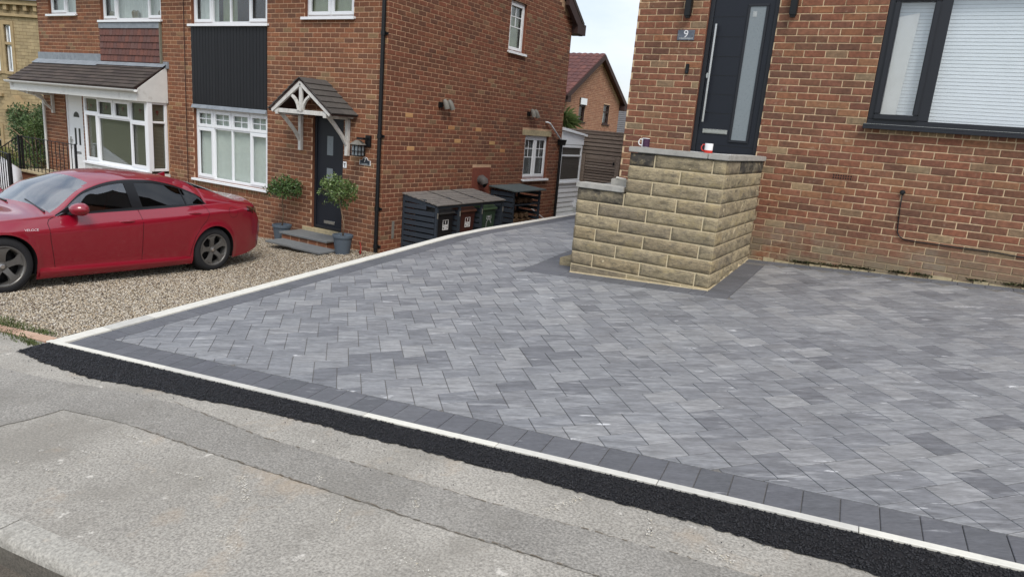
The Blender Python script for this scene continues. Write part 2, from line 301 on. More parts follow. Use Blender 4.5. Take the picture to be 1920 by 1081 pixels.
# car
mat('car_paint', (.25,.002,.016), rough=.35, n=(3,.02), bump=None, spec=.4, coat=1.0, coat_rough=.05, rvar=.02)
mat('car_black', srgb(16,16,18), rough=.3, n=(8,.05), bump=None, spec=.5, rvar=.03)
mat('tyre', srgb(38,38,40), rough=.8, n=(30,.1), bump=None); mat('rim', srgb(112,110,107), rough=.4, metal=.5, n=(20,.06), bump=None, rvar=.05)
mat('rim_dark', srgb(14,14,15), rough=.7, n=(8,.1), bump=None); mat('chrome', srgb(225,225,228), rough=.12, metal=1.0, n=(8,.02), bump=None, rvar=.02)
mat('tail_red', srgb(70,8,14), rough=.12, n=(8,.1), bump=None, spec=.6, coat=1, rvar=.02)
mat('car_white', srgb(222,224,228), rough=.3, n=(8,.03), bump=None, coat=1)
mat('badge', srgb(245,245,245), rough=.3, n=(8,.02), bump=None)
M['car_paint'].node_tree.nodes['Principled BSDF'].inputs['Coat IOR'].default_value = 1.64
glass('glass_clear', (.93,.95,.94)); glass('glass_window9', (.96,.97,.97), wave=.06, r0=.08)
mat('glass_frosted', srgb(128,136,140), rough=.3, n=(40,.05), bump=(.1,300,.002), spec=.5)
glass('glass_car', (.30,.33,.33), r0=.2); glass('glass_tint', (.03,.03,.035), r0=.07); glass('glass_screen', (.38,.42,.42), r0=.36)
# ================================================================ GROUND
def DZ(x, y):                                   # surface of the block-paved driveway
    g = y-8.55
    if y > 7.8:
        t = y-7.8; h = -.75+(t-.86*t*t/1.6 if t < .8 else .456+.14*(t-.8))
        w = min(1, max(0, (-3.4-x)/.8)); g = g*(1-w)+h*w if y <= 8.8 else h
    return -1.334+.057*(x+1.72)+.071*g
P0 = (-5.747, 2.574, -1.988); P1 = (.622, 3.202, -1.58)
FL = math.hypot(P1[0]-P0[0], P1[1]-P0[1]); FU = ((P1[0]-P0[0])/FL, (P1[1]-P0[1])/FL); FV = (-FU[1], FU[0])
def XY(s, t): return P0[0]+FU[0]*s+FV[0]*t, P0[1]+FU[1]*s+FV[1]*t
def ST(x, y): return (x-P0[0])*FU[0]+(y-P0[1])*FU[1], (x-P0[0])*FV[0]+(y-P0[1])*FV[1]
def ZF(s, t): return P0[2]+(P1[2]-P0[2])*s/FL+.03*t
def FP(s, t, h=0): x, y = XY(s, t); return (x, y, ZF(s, t)+h)
def GZ(x, y): return -2.45+.065*(max(x, -14)+8.8)+.05*max(0, 6.3-y)      # gravel

mb = MB(); mb.add([(-900,-900,-3.4),(900,-900,-3.4),(900,900,-3.4),(-900,900,-3.4)], [(0,1,2,3)])
mb.build('ground', 'terrain', kind='structure')
def sheet(name, pts, m, h, th=.0, kind='structure', res=None):
    mb = MB(); n = len(pts); mb.add([FP(s,t,h) for s,t in pts], [tuple(range(n))])
    return mb.build(name, m, kind=kind)
mb = MB(); ss = np.linspace(-40, 30, 30)
for a, b in zip(ss[:-1], ss[1:]): mb.add([FP(a,-9,-.13),FP(b,-9,-.13),FP(b,-1.70,-.125),FP(a,-1.70,-.125)], [(0,1,2,3)])
mb.build('road', 'road', kind='structure')
pv = MB()
for a, b in zip(ss[:-1], ss[1:]): pv.add([FP(a,-1.575),FP(b,-1.575),FP(b,.0),FP(a,.0)], [(0,1,2,3)])
PAV = pv.build('pavement', 'pavement', kind='structure')
def wavy(pts, amp, step=.04, seed=1):
    r = random.Random(seed); out = []
    for (a, b), (c, d) in zip(pts, pts[1:]+pts[:1]):
        n = max(1, int(math.hypot(c-a, d-b)/step))
        for k in range(n): out.append((a+(c-a)*k/n+r.uniform(-amp,amp), b+(d-b)*k/n+r.uniform(-amp,amp)))
    return out
sheet('pavement_patch', wavy([(9,-.83),(4.06,-.785),(3.44,-.765),(2.68,-.745),(1.93,-.71),(1.4,-.75),(1.37,-.92),(1.30,-1.1),(.6,-1.15),(-3,-1.0),(-3,-.5),(.27,-.50),(.9,-.47),(1.6,-.37),(2.17,-.385),(2.81,-.48),(3.55,-.49),(4.46,-.51),(9,-.52)], .004, .02, 3), 'pavement_patch', .004)
ck = MB()
for pts in ([(1.9,-.36),(2.3,-.42),(2.81,-.48),(3.55,-.49),(4.46,-.51),(9,-.52)], [(1.93,-.71),(2.68,-.745),(3.44,-.765),(4.06,-.785),(9,-.83)]):
    w = wavy(pts, .006, .03, 9)[:-int(math.hypot(pts[0][0]-pts[-1][0], pts[0][1]-pts[-1][1])/.03)]
    for (a, b), (c, d) in zip(w, w[1:]):
        q = random.uniform(.0005,.0035)
        if random.random() < .6: ck.add([FP(a,b-q,.007),FP(c,d-q,.007),FP(c,d+q,.007),FP(a,b+q,.007)], [(0,1,2,3)])
ck.build('crack', 'crack', PAV)

# pale rubbed marks on the old surface
mb = MB(); r = random.Random(17)
for (s0,t0,s1,t1,n,w) in ((3.02,-.86,3.22,-1.02,160,.012),(3.62,-.80,3.70,-.98,60,.010),(4.6,-.28,4.5,-.46,90,.012),(4.95,-.30,4.98,-.44,50,.006),(2.0,-.80,2.35,-.84,50,.005),(2.25,-1.0,2.05,-1.05,36,.004),(5.2,-.42,5.35,-.46,70,.014),(1.6,-1.3,2.2,-1.25,50,.006),(4.0,-1.0,4.3,-1.1,60,.02),(3.3,-1.2,3.5,-1.35,70,.02),(3.9,-.62,3.95,-.70,40,.012),(3.35,-.66,3.40,-.72,30,.010),(2.7,-.98,2.95,-.95,34,.005)):
    for _ in range(int(n*.7)):
        q = r.random(); s = s0+(s1-s0)*q+r.gauss(0,w); t = t0+(t1-t0)*q+r.gauss(0,w); d = r.uniform(.0008,.0032); e = d*r.uniform(1,2.4); a = r.uniform(0,3.14); c_,s_ = math.cos(a),math.sin(a); mb.tone = r.random()
        mb.add([FP(s+x*c_-y*s_,t+x*s_+y*c_,.008) for x,y in ((-e,-d),(e,-d*.6),(e*.7,d),(-e*.8,d*.7))],[(0,1,2,3)])
mb.build('scuff_marks','scuff',PAV,kind='stuff')
# kerb stones along the road
KB = MB(); KB.add([FP(-40,-1.70,-.30),FP(30,-1.70,-.30),FP(30,-1.58,-.30),FP(-40,-1.58,-.30),FP(-40,-1.70,-.14),FP(30,-1.70,-.14),FP(30,-1.58,-.14),FP(-40,-1.58,-.14)], [(0,3,2,1),(4,5,6,7),(0,1,5,4),(1,2,6,5),(2,3,7,6),(3,0,4,7)])
KERB = KB.build('kerb', 'kerb', kind='structure')
for k in range(-6, 5):
    s0 = 2.44+.915*k; mb = MB(); mb.tone = random.random()
    prof = [(-1.575,.003),(-1.665,.003),(-1.682,-.004),(-1.694,-.018),(-1.700,-.04),(-1.704,-.13),(-1.704,-.2),(-1.575,-.2)]
    n = len(prof); a = [FP(s0+.004,t,h) for t,h in prof]; b = [FP(s0+.911,t,h) for t,h in prof]
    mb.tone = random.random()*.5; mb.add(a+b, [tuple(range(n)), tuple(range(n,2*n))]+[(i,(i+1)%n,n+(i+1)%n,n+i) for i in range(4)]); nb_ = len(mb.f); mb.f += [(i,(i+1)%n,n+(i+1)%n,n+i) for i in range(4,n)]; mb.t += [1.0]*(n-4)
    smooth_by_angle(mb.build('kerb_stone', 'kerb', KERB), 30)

# fresh tarmac strip, with its own stones
TAR = [(-.02,-.005),(.07,-.20),(.03,-.245),(.5,-.30),(1.04,-.345),(1.35,-.30),(1.8,-.268),(2.15,-.25),(2.53,-.212),(3.4,-.205),(4.33,-.213),(5.36,-.25),(5.86,-.285),(9.5,-.31)]
def tar_lo(s):
    p = [(-.02,-.15)]+TAR[2:]
    for (a, b), (c, d) in zip(p, p[1:]):
        if a <= s <= c: return b+(d-b)*(s-a)/(c-a)
    return -.3
low = [(s, tar_lo(s)) for s in np.arange(.04, 9.5, .03)]; r = random.Random(5)
mb = MB(); low = [(s+r.uniform(-.008,.008), t+r.uniform(-.012,.009)+.006*math.sin(s*9)) for s, t in low]
for (a, b), (c, d) in zip(low, low[1:]): mb.add([FP(a,b,.005),FP(c,d,.005),FP(c,d+.03,.007),FP(a,b+.03,.007),FP(c,-.001,.007),FP(a,-.001,.007)], [(0,1,2,3),(3,2,4,5)])
mb.add([FP(-.03,-.003,.007),FP(-.035,-.12,.007),FP(-.02,-.23,.006),FP(.05,low[0][1],.006),FP(.04,-.001,.007)], [(0,1,2,3,4)])
TARM = mb.build('tarmac_strip', 'tarmac_new', kind='structure')
OCT = np.array([(1,0,0),(-1,0,0),(0,1,0),(0,-1,0),(0,0,1),(0,0,-1)], float)
OCF = np.array([(0,2,4),(2,1,4),(1,3,4),(3,0,4),(2,0,5),(1,2,5),(3,1,5),(0,3,5)])
def stones(name, P, size, m, flat=.7, parent=None, label=None, kind='stuff', cat=None, tone=None, sink=.2):
    """many small angular stones as one mesh; P (n,3) points, size (n,)"""
    n = len(P); q = RNG.normal(size=(n,4)); q /= np.linalg.norm(q, axis=1)[:,None]; w,x,y,z = q.T
    Rm = np.stack([np.stack([1-2*(y*y+z*z),2*(x*y-z*w),2*(x*z+y*w)],-1),np.stack([2*(x*y+z*w),1-2*(x*x+z*z),2*(y*z-x*w)],-1),np.stack([2*(x*z-y*w),2*(y*z+x*w),1-2*(x*x+y*y)],-1)],1)
    sc = RNG.uniform(.6,1.25,size=(n,6,1))*np.array([1,1,.7])[None,None,:]
    v = np.einsum('nij,nkj->nki', Rm, OCT[None]*sc); v[:,:,2] *= flat
    v = v*size[:,None,None]*.5+P[:,None,:]+np.array([0,0,1])*(size*(.5-sink)*flat)[:,None,None]
    me = bpy.data.meshes.new(name); f = (OCF[None]+np.arange(n)[:,None,None]*6).reshape(-1,3)
    me.vertices.add(n*6); me.vertices.foreach_set('co', v.reshape(-1).astype(np.float32))
    me.loops.add(len(f)*3); me.loops.foreach_set('vertex_index', f.reshape(-1).astype(np.int32))
    me.polygons.add(len(f)); me.polygons.foreach_set('loop_start', np.arange(0,len(f)*3,3,dtype=np.int32)); me.polygons.foreach_set('loop_total', np.full(len(f),3,np.int32))
    me.update(calc_edges=True)
    t = RNG.random(n) if tone is None else tone
    a = me.attributes.new('tone','FLOAT','FACE'); a.data.foreach_set('value', np.repeat(t,8).astype(np.float32))
    me.materials.append(M[m]); o = bpy.data.objects.new(name, me); link(o, parent); return props(o, label, cat, None, kind)
S = RNG.uniform(-.02, 7.2, 26000); T = RNG.uniform(-.36, -.002, 26000)
lo_ = np.interp(S, [q[0] for q in low], [q[1] for q in low]); k = T > lo_+RNG.uniform(-.012,.012,len(S)); S, T = S[k], T[k]
P = np.array([FP(s,t,.006) for s,t in zip(S,T)]); stones('aggregate', P, RNG.uniform(.008,.017,len(P)), 'tarmac_new', .8, TARM)
S = RNG.uniform(.2, 6.5, 130); T = np.interp(S, [q[0] for q in low], [q[1] for q in low])-RNG.exponential(.10, 130)
P = np.array([FP(s,t,.006) for s,t in zip(S,T)]); stones('tarmac_crumbs', P, RNG.uniform(.004,.010,len(P)), 'tarmac_new', .8, None, 'loose black tarmac crumbs scattered over the pale pavement', cat='crumbs')

# ---------------------------------------------------------------- driveway: bed, edging, border, field
mb = MB(); gx = np.linspace(-5.70, 3.4, 30); gy = list(np.linspace(2.4, 8.9, 20))+list(np.linspace(9.5, 18.5, 10))
for i in range(len(gx)-1):
    for j in range(len(gy)-1):
        x0,x1,y0,y1 = gx[i],gx[i+1],gy[j],gy[j+1]
        if y0 >= 8.5 and x0 > -3.3: continue
        pp = [(x0,y0),(x1,y0),(x1,y1),(x0,y1)]
        pp = [(x, max(y, XY(ST(x,y)[0],.02)[1])) for x,y in pp]
        if abs(pp[0][1]-pp[3][1]) < 1e-4 and abs(pp[1][1]-pp[2][1]) < 1e-4: continue
        mb.add([(x,y,DZ(x,y)-.007) for x,y in pp], [(0,1,2,3)])
DRIVE = mb.build('driveway', 'joint_sand', kind='structure')
def slab_piece(mb, poly, top, inset=.0021, bev=.003, depth=.06, jig=0.0):
    """poly: xy corners (ccw); top(x,y): surface"""
    n = len(poly); c = (sum(p[0] for p in poly)/n, sum(p[1] for p in poly)/n)
    area = sum(poly[i][0]*poly[(i+1)%n][1]-poly[(i+1)%n][0]*poly[i][1] for i in range(n))
    if area < 0: poly = poly[::-1]
    def off(d):
        out = []
        for i in range(n):
            a, b, e = poly[i-1], poly[i], poly[(i+1)%n]
            d1 = (b[0]-a[0], b[1]-a[1]); d2 = (e[0]-b[0], e[1]-b[1]); l1 = math.hypot(*d1) or 1; l2 = math.hypot(*d2) or 1
            n1 = (-d1[1]/l1, d1[0]/l1); n2 = (-d2[1]/l2, d2[0]/l2); q = 1+n1[0]*n2[0]+n1[1]*n2[1]
            if q < .15: q = .15
            out.append((b[0]+d*(n1[0]+n2[0])/q, b[1]+d*(n1[1]+n2[1])/q))
        return out
    o = off(inset); i_ = off(inset+bev)
    ta, tb = RNG.normal(0,jig,2) if jig else (0,0); h0 = RNG.normal(0,jig*.05) if jig else 0
    zt = lambda x,y: top(x,y)+h0+ta*(x-c[0])+tb*(y-c[1])
    vs = [(x,y,zt(x,y)) for x,y in i_]+[(x,y,zt(x,y)-bev*.7) for x,y in o]+[(x,y,zt(x,y)-depth) for x,y in o]
    mb.add(vs, [tuple(range(n))]+[(i,n+i,n+(i+1)%n,(i+1)%n) for i in range(n)]+[(n+i,2*n+i,2*n+(i+1)%n,n+(i+1)%n) for i in range(n)])
def piece(name, poly, m, parent, top=DZ, tone=None, **kw):
    mb = MB(); mb.tone = random.random() if tone is None else tone
    slab_piece(mb, poly, top, **kw); return mb.build(name, m, parent)
def quadST(s0,s1,t0,t1): return [XY(s0,t0),XY(s1,t0),XY(s1,t1),XY(s0,t1)]
# front edging (flush concrete strip) and left edging (top of the low retaining edge)
for k in range(-1, 10): 
    s0 = -.05+.9*k+.45 if k >= 0 else -.05; s1 = -.05+.9*(k+1)+.45
    piece('edging_stone', quadST(s0,s1,0,.05), 'edging', DRIVE, lambda x,y: ZF(*ST(x,y))+.017, inset=.002, bev=.004, depth=.2)
EX0, EX1 = -5.80, -5.655
ye = XY(-.05,.05)[1]; yy = [ye, 3.02, 3.40]+[3.40+.9*k for k in range(1, 17)]
for k,(a,b) in enumerate(zip(yy, yy[1:])): piece('edging_stone', [(EX0,a),(EX1,a),(EX1,b),(EX0,b)], 'edging', DRIVE, lambda x,y: DZ(x,y)+.012, tone=(1.0 if k == 1 else random.random()*.6), inset=.003, bev=.005, depth=1.1)
# dark soldier course along the front and the left side
BW = .165
s = .115
while s < 10.2:
    piece('border_paver', quadST(s,s+BW,.052,.285), 'paver_dark', DRIVE, jig=.004); s += BW
y = XY(.1,.29)[1]
while y < 15.5:
    x0, x1 = EX1+.004, EX1+.244
    lo = [XY(ST(x,y)[0],.287)[1] for x in (x0,x1)] if y < 2.95 else [y,y]
    piece('border_paver', [(x0,max(y,lo[0])),(x1,max(y,lo[1])),(x1,y+BW),(x0,y+BW)], 'paver_dark', DRIVE, jig=.004); y += BW
PX0, PX1, PY = -3.275, -1.72, 6.85             # stone landing: left, right, front
for k in range(11):                            # border round the stone landing and along the wall
    a = -1.712; y0 = 6.63+BW*k
    if y0+BW < 8.40: piece('border_paver', [(a,y0),(a+.245,y0),(a+.245,y0+BW),(a,y0+BW)], 'paver_dark', DRIVE)
x = -3.30
while x < -1.72: piece('border_paver', [(x,6.63),(min(x+.24,-1.712),6.63),(min(x+.24,-1.712),6.842),(x,6.842)], 'paver_dark', DRIVE); x += .24
for k in range(11): piece('border_paver', [(-3.80,6.63+BW*k),(-3.30 if k < 3 else -3.56,6.63+BW*k),(-3.30 if k < 3 else -3.56,6.63+BW*(k+1)),(-3.80,6.63+BW*(k+1))], 'paver_dark', DRIVE)
x = -1.71
while x < 3.2: piece('border_paver', [(x,8.40),(x+.24,8.40),(x+.24,8.543),(x,8.543)], 'paver_dark', DRIVE); x += .24
# 45 degree herringbone field of 240 x 160 blocks
def clip(poly, nx, ny, c):                     # keep nx*x+ny*y <= c
    out = []
    for i in range(len(poly)):
        a, b = poly[i-1], poly[i]; da = nx*a[0]+ny*a[1]-c; db = nx*b[0]+ny*b[1]-c
        if (da <= 0) != (db <= 0): t = da/(da-db); out.append((a[0]+(b[0]-a[0])*t, a[1]+(b[1]-a[1])*t))
        if db <= 0: out.append(b)
    return out
def area(p): return abs(sum(p[i-1][0]*p[i][1]-p[i][0]*p[i-1][1] for i in range(len(p))))/2 if len(p) > 2 else 0
BLl, BLw = .243, .162; SQ = math.sqrt(.5); A = (SQ,-SQ); B = (SQ,SQ); ORG = (-1.0, 5.0)
field = []
for i in range(-70, 71):
    for j in range(-60, 61):
        a0 = i*BLw+j*BLl; b0 = i*BLw-j*BLl
        for (a,b,la,lb) in ((a0,b0,BLl,BLw),(a0+BLl,b0+BLw-BLl,BLw,BLl)):
            cx, cy = ORG[0]+A[0]*(a+la/2)+B[0]*(b+lb/2), ORG[1]+A[1]*(a+la/2)+B[1]*(b+lb/2)
            if not(-5.7 < cx < 3.3 and 2.4 < cy < 15.4): continue
            q = [(ORG[0]+A[0]*u+B[0]*v, ORG[1]+A[1]*u+B[1]*v) for u,v in ((a,b),(a+la,b),(a+la,b+lb),(a,b+lb))]
            q0 = area(q); p = clip(q, -1,0,-(EX1+.248)); p = clip(p, 1,0,3.2) if p else p
            if p: c0 = FV[0]*P0[0]+FV[1]*P0[1]+.289; p = clip(p, -FV[0],-FV[1],-c0)
            if p and cx > -3.5: p = clip(p, 0,1,8.398)
            if p and cy > 8.4: p = clip(p, 1,0,-3.53)
            if p:
                hit = area(clip(clip(clip(p, -1,0,3.802), 1,0,-1.466), 0,-1,-6.628)) if len(p) > 2 else 0
                if hit > 1e-6:
                    c_ = [clip(p,1,0,-3.803), clip(p,0,1,6.627), clip(p,-1,0,1.465)]; p = max(c_, key=area)
            if p and area(p) > .0012: field.append((p, la > lb, (cx,cy), area(p) > q0*.999))
def vis(c): return inframe((c[0],c[1],DZ(*c)), 10) and not (-3.3 < c[0] < -1.7 and c[1] > 6.8)
full = sorted([k for k,f in enumerate(field) if f[3] and vis(f[2])], key=lambda k: math.hypot(*field[k][2]))[:300]
fset = set(full); PM = []
for k in range(14):
    mb = MB(); mb.tone = (k+.5)/14; slab_piece(mb, [(-BLl/2,-BLw/2),(BLl/2,-BLw/2),(BLl/2,BLw/2),(-BLl/2,BLw/2)], lambda x,y: 0.0)
    me = mesh_of('paver', mb.v, mb.f, mb.t); me.materials.append(M['paver']); PM.append(me)
for k in full:
    p, isH, c, _ = field[k]; d = Vector((A[0],A[1],0)) if isH else Vector((B[0],B[1],0)); e = Vector((-d.y,d.x,0))
    gx_ = (DZ(c[0]+.05,c[1])-DZ(c[0]-.05,c[1]))/.1+random.gauss(0,.004); gy_ = (DZ(c[0],c[1]+.05)-DZ(c[0],c[1]-.05))/.1+random.gauss(0,.004)
    d.z = gx_*d.x+gy_*d.y; e.z = gx_*e.x+gy_*e.y; nn = d.cross(e).normalized()
    o = bpy.data.objects.new('paver', random.choice(PM)); link(o, DRIVE)
    o.matrix_local = Matrix(((d.x,e.x,nn.x,c[0]),(d.y,e.y,nn.y,c[1]),(d.z,e.z,nn.z,DZ(*c)+random.gauss(0,.0004)),(0,0,0,1)))
mb = MB()
for k,(p,isH,c,fl) in enumerate(field):
    if k in fset: continue
    mb.tone = random.random(); slab_piece(mb, p, DZ, jig=.004)
mb.build('paver_field', 'paver', DRIVE, kind='stuff')
# retaining face below the left edging and end of the drive
mb = MB(); mb.box(-5.79, -5.66, 3.0, 17.5, -2.75, -2.2); mb.build('retaining_base', 'coping', DRIVE)

# ---------------------------------------------------------------- gravel next door
mb = MB(); gx = np.linspace(-24, -5.79, 40); gy = np.linspace(2.45, 17.5, 30)
for i in range(len(gx)-1):
    for j in range(len(gy)-1):
        pp = [(gx[i],gy[j]),(gx[i+1],gy[j]),(gx[i+1],gy[j+1]),(gx[i],gy[j+1])]
        pp = [(x, max(y, XY(ST(x,y)[0],.0)[1])) for x,y in pp]; mb.add([(x,y,GZ(x,y)-.012) for x,y in pp], [(0,1,2,3)])
mb.build('gravel_bed', 'gravel_bed', kind='structure')
n = 420000; X = RNG.uniform(-13.6,-5.81,n); Y = RNG.uniform(1.9,9.15,n); s_ = (X-P0[0])*FU[0]+(Y-P0[1])*FU[1]; t_ = (X-P0[0])*FV[0]+(Y-P0[1])*FV[1]
k = (t_ > .03); X, Y = X[k], Y[k]; Z = -2.45+.065*(X+8.8)+.05*np.maximum(0, 6.3-Y)
Pc = np.stack([X,Y,Z],1); zc = Pc@np.array(CF); px = 960+FPX*(Pc@np.array(CR))/zc; py = 540.5-FPX*(Pc@np.array(CU))/zc
k = (px > -30) & (px < 760) & (py < 680) & (py > 330); Pc = Pc[k]
k = RNG.random(len(Pc)) < np.clip(1.6-.11*np.linalg.norm(Pc, axis=1), .3, 1.0); Pc = Pc[k][:165000]
Pc[:,2] += RNG.uniform(-.006,.006,len(Pc))
stones('gravel', Pc, RNG.uniform(.012,.029,len(Pc)), 'gravel', .75, None, 'pale buff and grey gravel spread beside the red car', cat='gravel')
# brick edge between pavement and gravel, with weeds
mb0 = None; mb = MB(); mb.add([FP(-4,.0,-.08),FP(-.06,.0,-.08),FP(-.06,.11,-.08),FP(-4,.11,-.08),FP(-4,.0,-.01),FP(-.06,.0,-.01),FP(-.06,.11,-.01),FP(-4,.11,-.01)], [(0,3,2,1),(4,5,6,7),(0,1,5,4),(1,2,6,5),(2,3,7,6),(3,0,4,7)])
BE = mb.build('brick_edging', 'mortar7', kind='structure')
for k in range(14): piece('brick', quadST(-.07-.225*(k+1),-.075-.225*k,.003,.108), 'brick_edge', BE, lambda x,y: ZF(*ST(x,y))+.012, inset=.003, bev=.004, depth=.05)
def blades(name, C, n, h, spread, m, label, cat):
    mb = MB(); r = random.Random(3)
    for _ in range(n):
        c = r.choice(C); x = c[0]+r.gauss(0,c[3]*spread); y = c[1]+r.gauss(0,c[3]*.35*spread); z = c[2]; L_ = r.uniform(.4,1)*h; a = r.uniform(0,6.28); w = r.uniform(.002,.004)
        dx, dy = math.cos(a)*L_*.6, math.sin(a)*L_*.6; mb.tone = r.random()
        mb.add([(x-w*math.sin(a),y+w*math.cos(a),z),(x+w*math.sin(a),y-w*math.cos(a),z),(x+dx*.5+w*math.sin(a),y+dy*.5-w*math.cos(a),z+L_*.7),(x+dx,y+dy,z+L_),(x+dx*.5-w*math.sin(a),y+dy*.5+w*math.cos(a),z+L_*.7)], [(0,1,2,3,4)])
    return mb.build(name, m, label=label, cat=cat, kind='stuff')
C = []
for s_,t_,r_ in ((-.25,-.03,.10),(-.5,.0,.12),(-.8,.10,.14),(-.62,.16,.12),(-1.0,-.02,.12),(-.95,.2,.12),(-1.25,.12,.1),(-.12,-.06,.05),(-.35,.16,.06)):
    q = FP(s_,t_,-.005); C.append((q[0],q[1],q[2],r_))
blades('grass', C, 1500, .03, 1.0, 'grass', 'low green weeds along the brick edge beside the gravel', 'grass')
# ================================================================ HOUSES: common pieces
def wall_sheet(F, u0, u1, z0, z1, ops, d=-.006, house=None, rm=None):
    """flat wall with rectangular openings, on a grid; returns MB"""
    us = sorted({u0,u1,*[o[0] for o in ops],*[o[1] for o in ops]}); us = [u for u in us if u0 <= u <= u1]
    zs = sorted({z0,z1,*[o[2] for o in ops],*[o[3] for o in ops]}); zs = [z for z in zs if z0 <= z <= z1]
    mb = MB()
    for a,b in zip(us,us[1:]):
        for c,e in zip(zs,zs[1:]):
            m_, n_ = (a+b)/2, (c+e)/2
            if any(o[0] < m_ < o[1] and o[2] < n_ < o[3] for o in ops): continue
            F.quad(mb, a,b,c,e,d)
    mw = mb
    for o in ops:
        mb = MB() if house else mw
        dp = o[4] if len(o) > 4 else .1
        a,b,c,e = o[:4]; q = lambda u,z,dd: F.p(u,z,dd)
        for (p1,p2) in (((a,c),(a,e)),((b,c),(b,e)),((a,c),(b,c)),((a,e),(b,e))):
            mb.add([q(*p1,d),q(*p2,d),q(*p2,-dp),q(*p1,-dp)], [(0,1,2,3)])
        if house: mb.build('reveal', rm, house)
    return mw
def brick_add(mb, F, a, b, c, e, tone, proud=.0):
    mb.tone = tone; k = .004; f = lambda u,z,d: F.p(u,z,d+proud)
    vs = [f(a+k,c+k,0),f(b-k,c+k,0),f(b-k,e-k,0),f(a+k,e-k,0), f(a,c,-.003),f(b,c,-.003),f(b,e,-.003),f(a,e,-.003), f(a,c,-.02),f(b,c,-.02),f(b,e,-.02),f(a,e,-.02)]
    mb.add(vs, [(0,1,2,3)]+[(i,4+i,4+(i+1)%4,(i+1)%4) for i in range(4)]+[(4+i,8+i,8+(i+1)%4,4+(i+1)%4) for i in range(4)])
def btone(r):
    v = r.random()
    return r.uniform(0,.76) if v < .93 else (r.uniform(.78,.9) if v < .985 else r.uniform(.9,1))
def lay_bricks(F, u0, u1, z0, z1, ch, L, j, ops, seed, off=0.0, zmaxf=None, half_ends=True):
    r = random.Random(seed); out = []; k = 0; z = z0
    while z < z1-.01:
        c, e = z+j/2, z+ch-j/2; u = u0+off-L-(L/2 if k % 2 else 0)
        while u < u1:
            a, b = max(u+j/2, u0), min(u+L-j/2, u1); u += L
            if b <= u0: continue
            segs = [(a,b)]
            for o in ops:
                if e <= o[2]+.012 or c >= o[3]-.012: continue
                ns = []
                for s,t in segs:
                    if t <= o[0] or s >= o[1]: ns.append((s,t)); continue
                    if s < o[0]: ns.append((s,o[0]-.001))
                    if t > o[1]: ns.append((o[1]+.001,t))
                segs = ns
            for s,t in segs:
                if t-s < .025: continue
                if zmaxf and (e > zmaxf(s) or e > zmaxf(t)): continue
                out.append((F,s,t,c,e,btone(r),abs((t-s)-(L-j)) < 1e-4))
        z += ch; k += 1
    return out
def lay_out(house, bricks, m, L, ch, j, hidden=lambda p: False, nind=300):
    """the 300 whole bricks that show largest become objects, the rest one mesh"""
    H = ch-j; W = L-j; idx = []
    for k,b in enumerate(bricks):
        if not b[6]: continue
        p = b[0].p((b[1]+b[2])/2,(b[3]+b[4])/2)
        if inframe(p,-6) and not hidden(p): idx.append((p.length/max(.05,abs(p.normalized().dot(b[0].N))), k))
    idx = [k for _,k in sorted(idx)[:nind]]; st = set(idx); var = []
    LF = Face((0,0,0),(1,0,0),(0,-1,0))
    for q in range(16):
        mb = MB(); brick_add(mb, LF, -W/2,W/2,-H/2,H/2,(q+.5)/16); me = mesh_of('brick', mb.v, mb.f, mb.t); me.materials.append(M[m]); var.append(me)
    for k in idx:
        F,a,b,c,e,t,_ = bricks[k]; p = F.p((a+b)/2,(c+e)/2,random.gauss(0,.0008)); o = bpy.data.objects.new('brick', var[min(15,int(t*16))])
        U, N = F.U, -F.N
        COL.objects.link(o); o.parent = house; T = WT.get(house.name, Vector((0,0,0)))
        o.matrix_local = Matrix(((U.x,N.x,0,p.x-T.x),(U.y,N.y,0,p.y-T.y),(0,0,1,p.z-T.z),(0,0,0,1)))
    mb = MB()
    for k,b in enumerate(bricks):
        if k not in st: brick_add(mb, *b[:6], proud=random.gauss(0,.0008))
    if mb.v: mb.build('brickwork', m, house, kind='stuff')
def frame(F, mb, u0,u1,z0,z1,w,d0,d1):
    F.box(mb,u0,u1,z0,z0+w,d0,d1); F.box(mb,u0,u1,z1-w,z1,d0,d1); F.box(mb,u0,u0+w,z0+w,z1-w,d0,d1); F.box(mb,u1-w,u1,z0+w,z1-w,d0,d1)
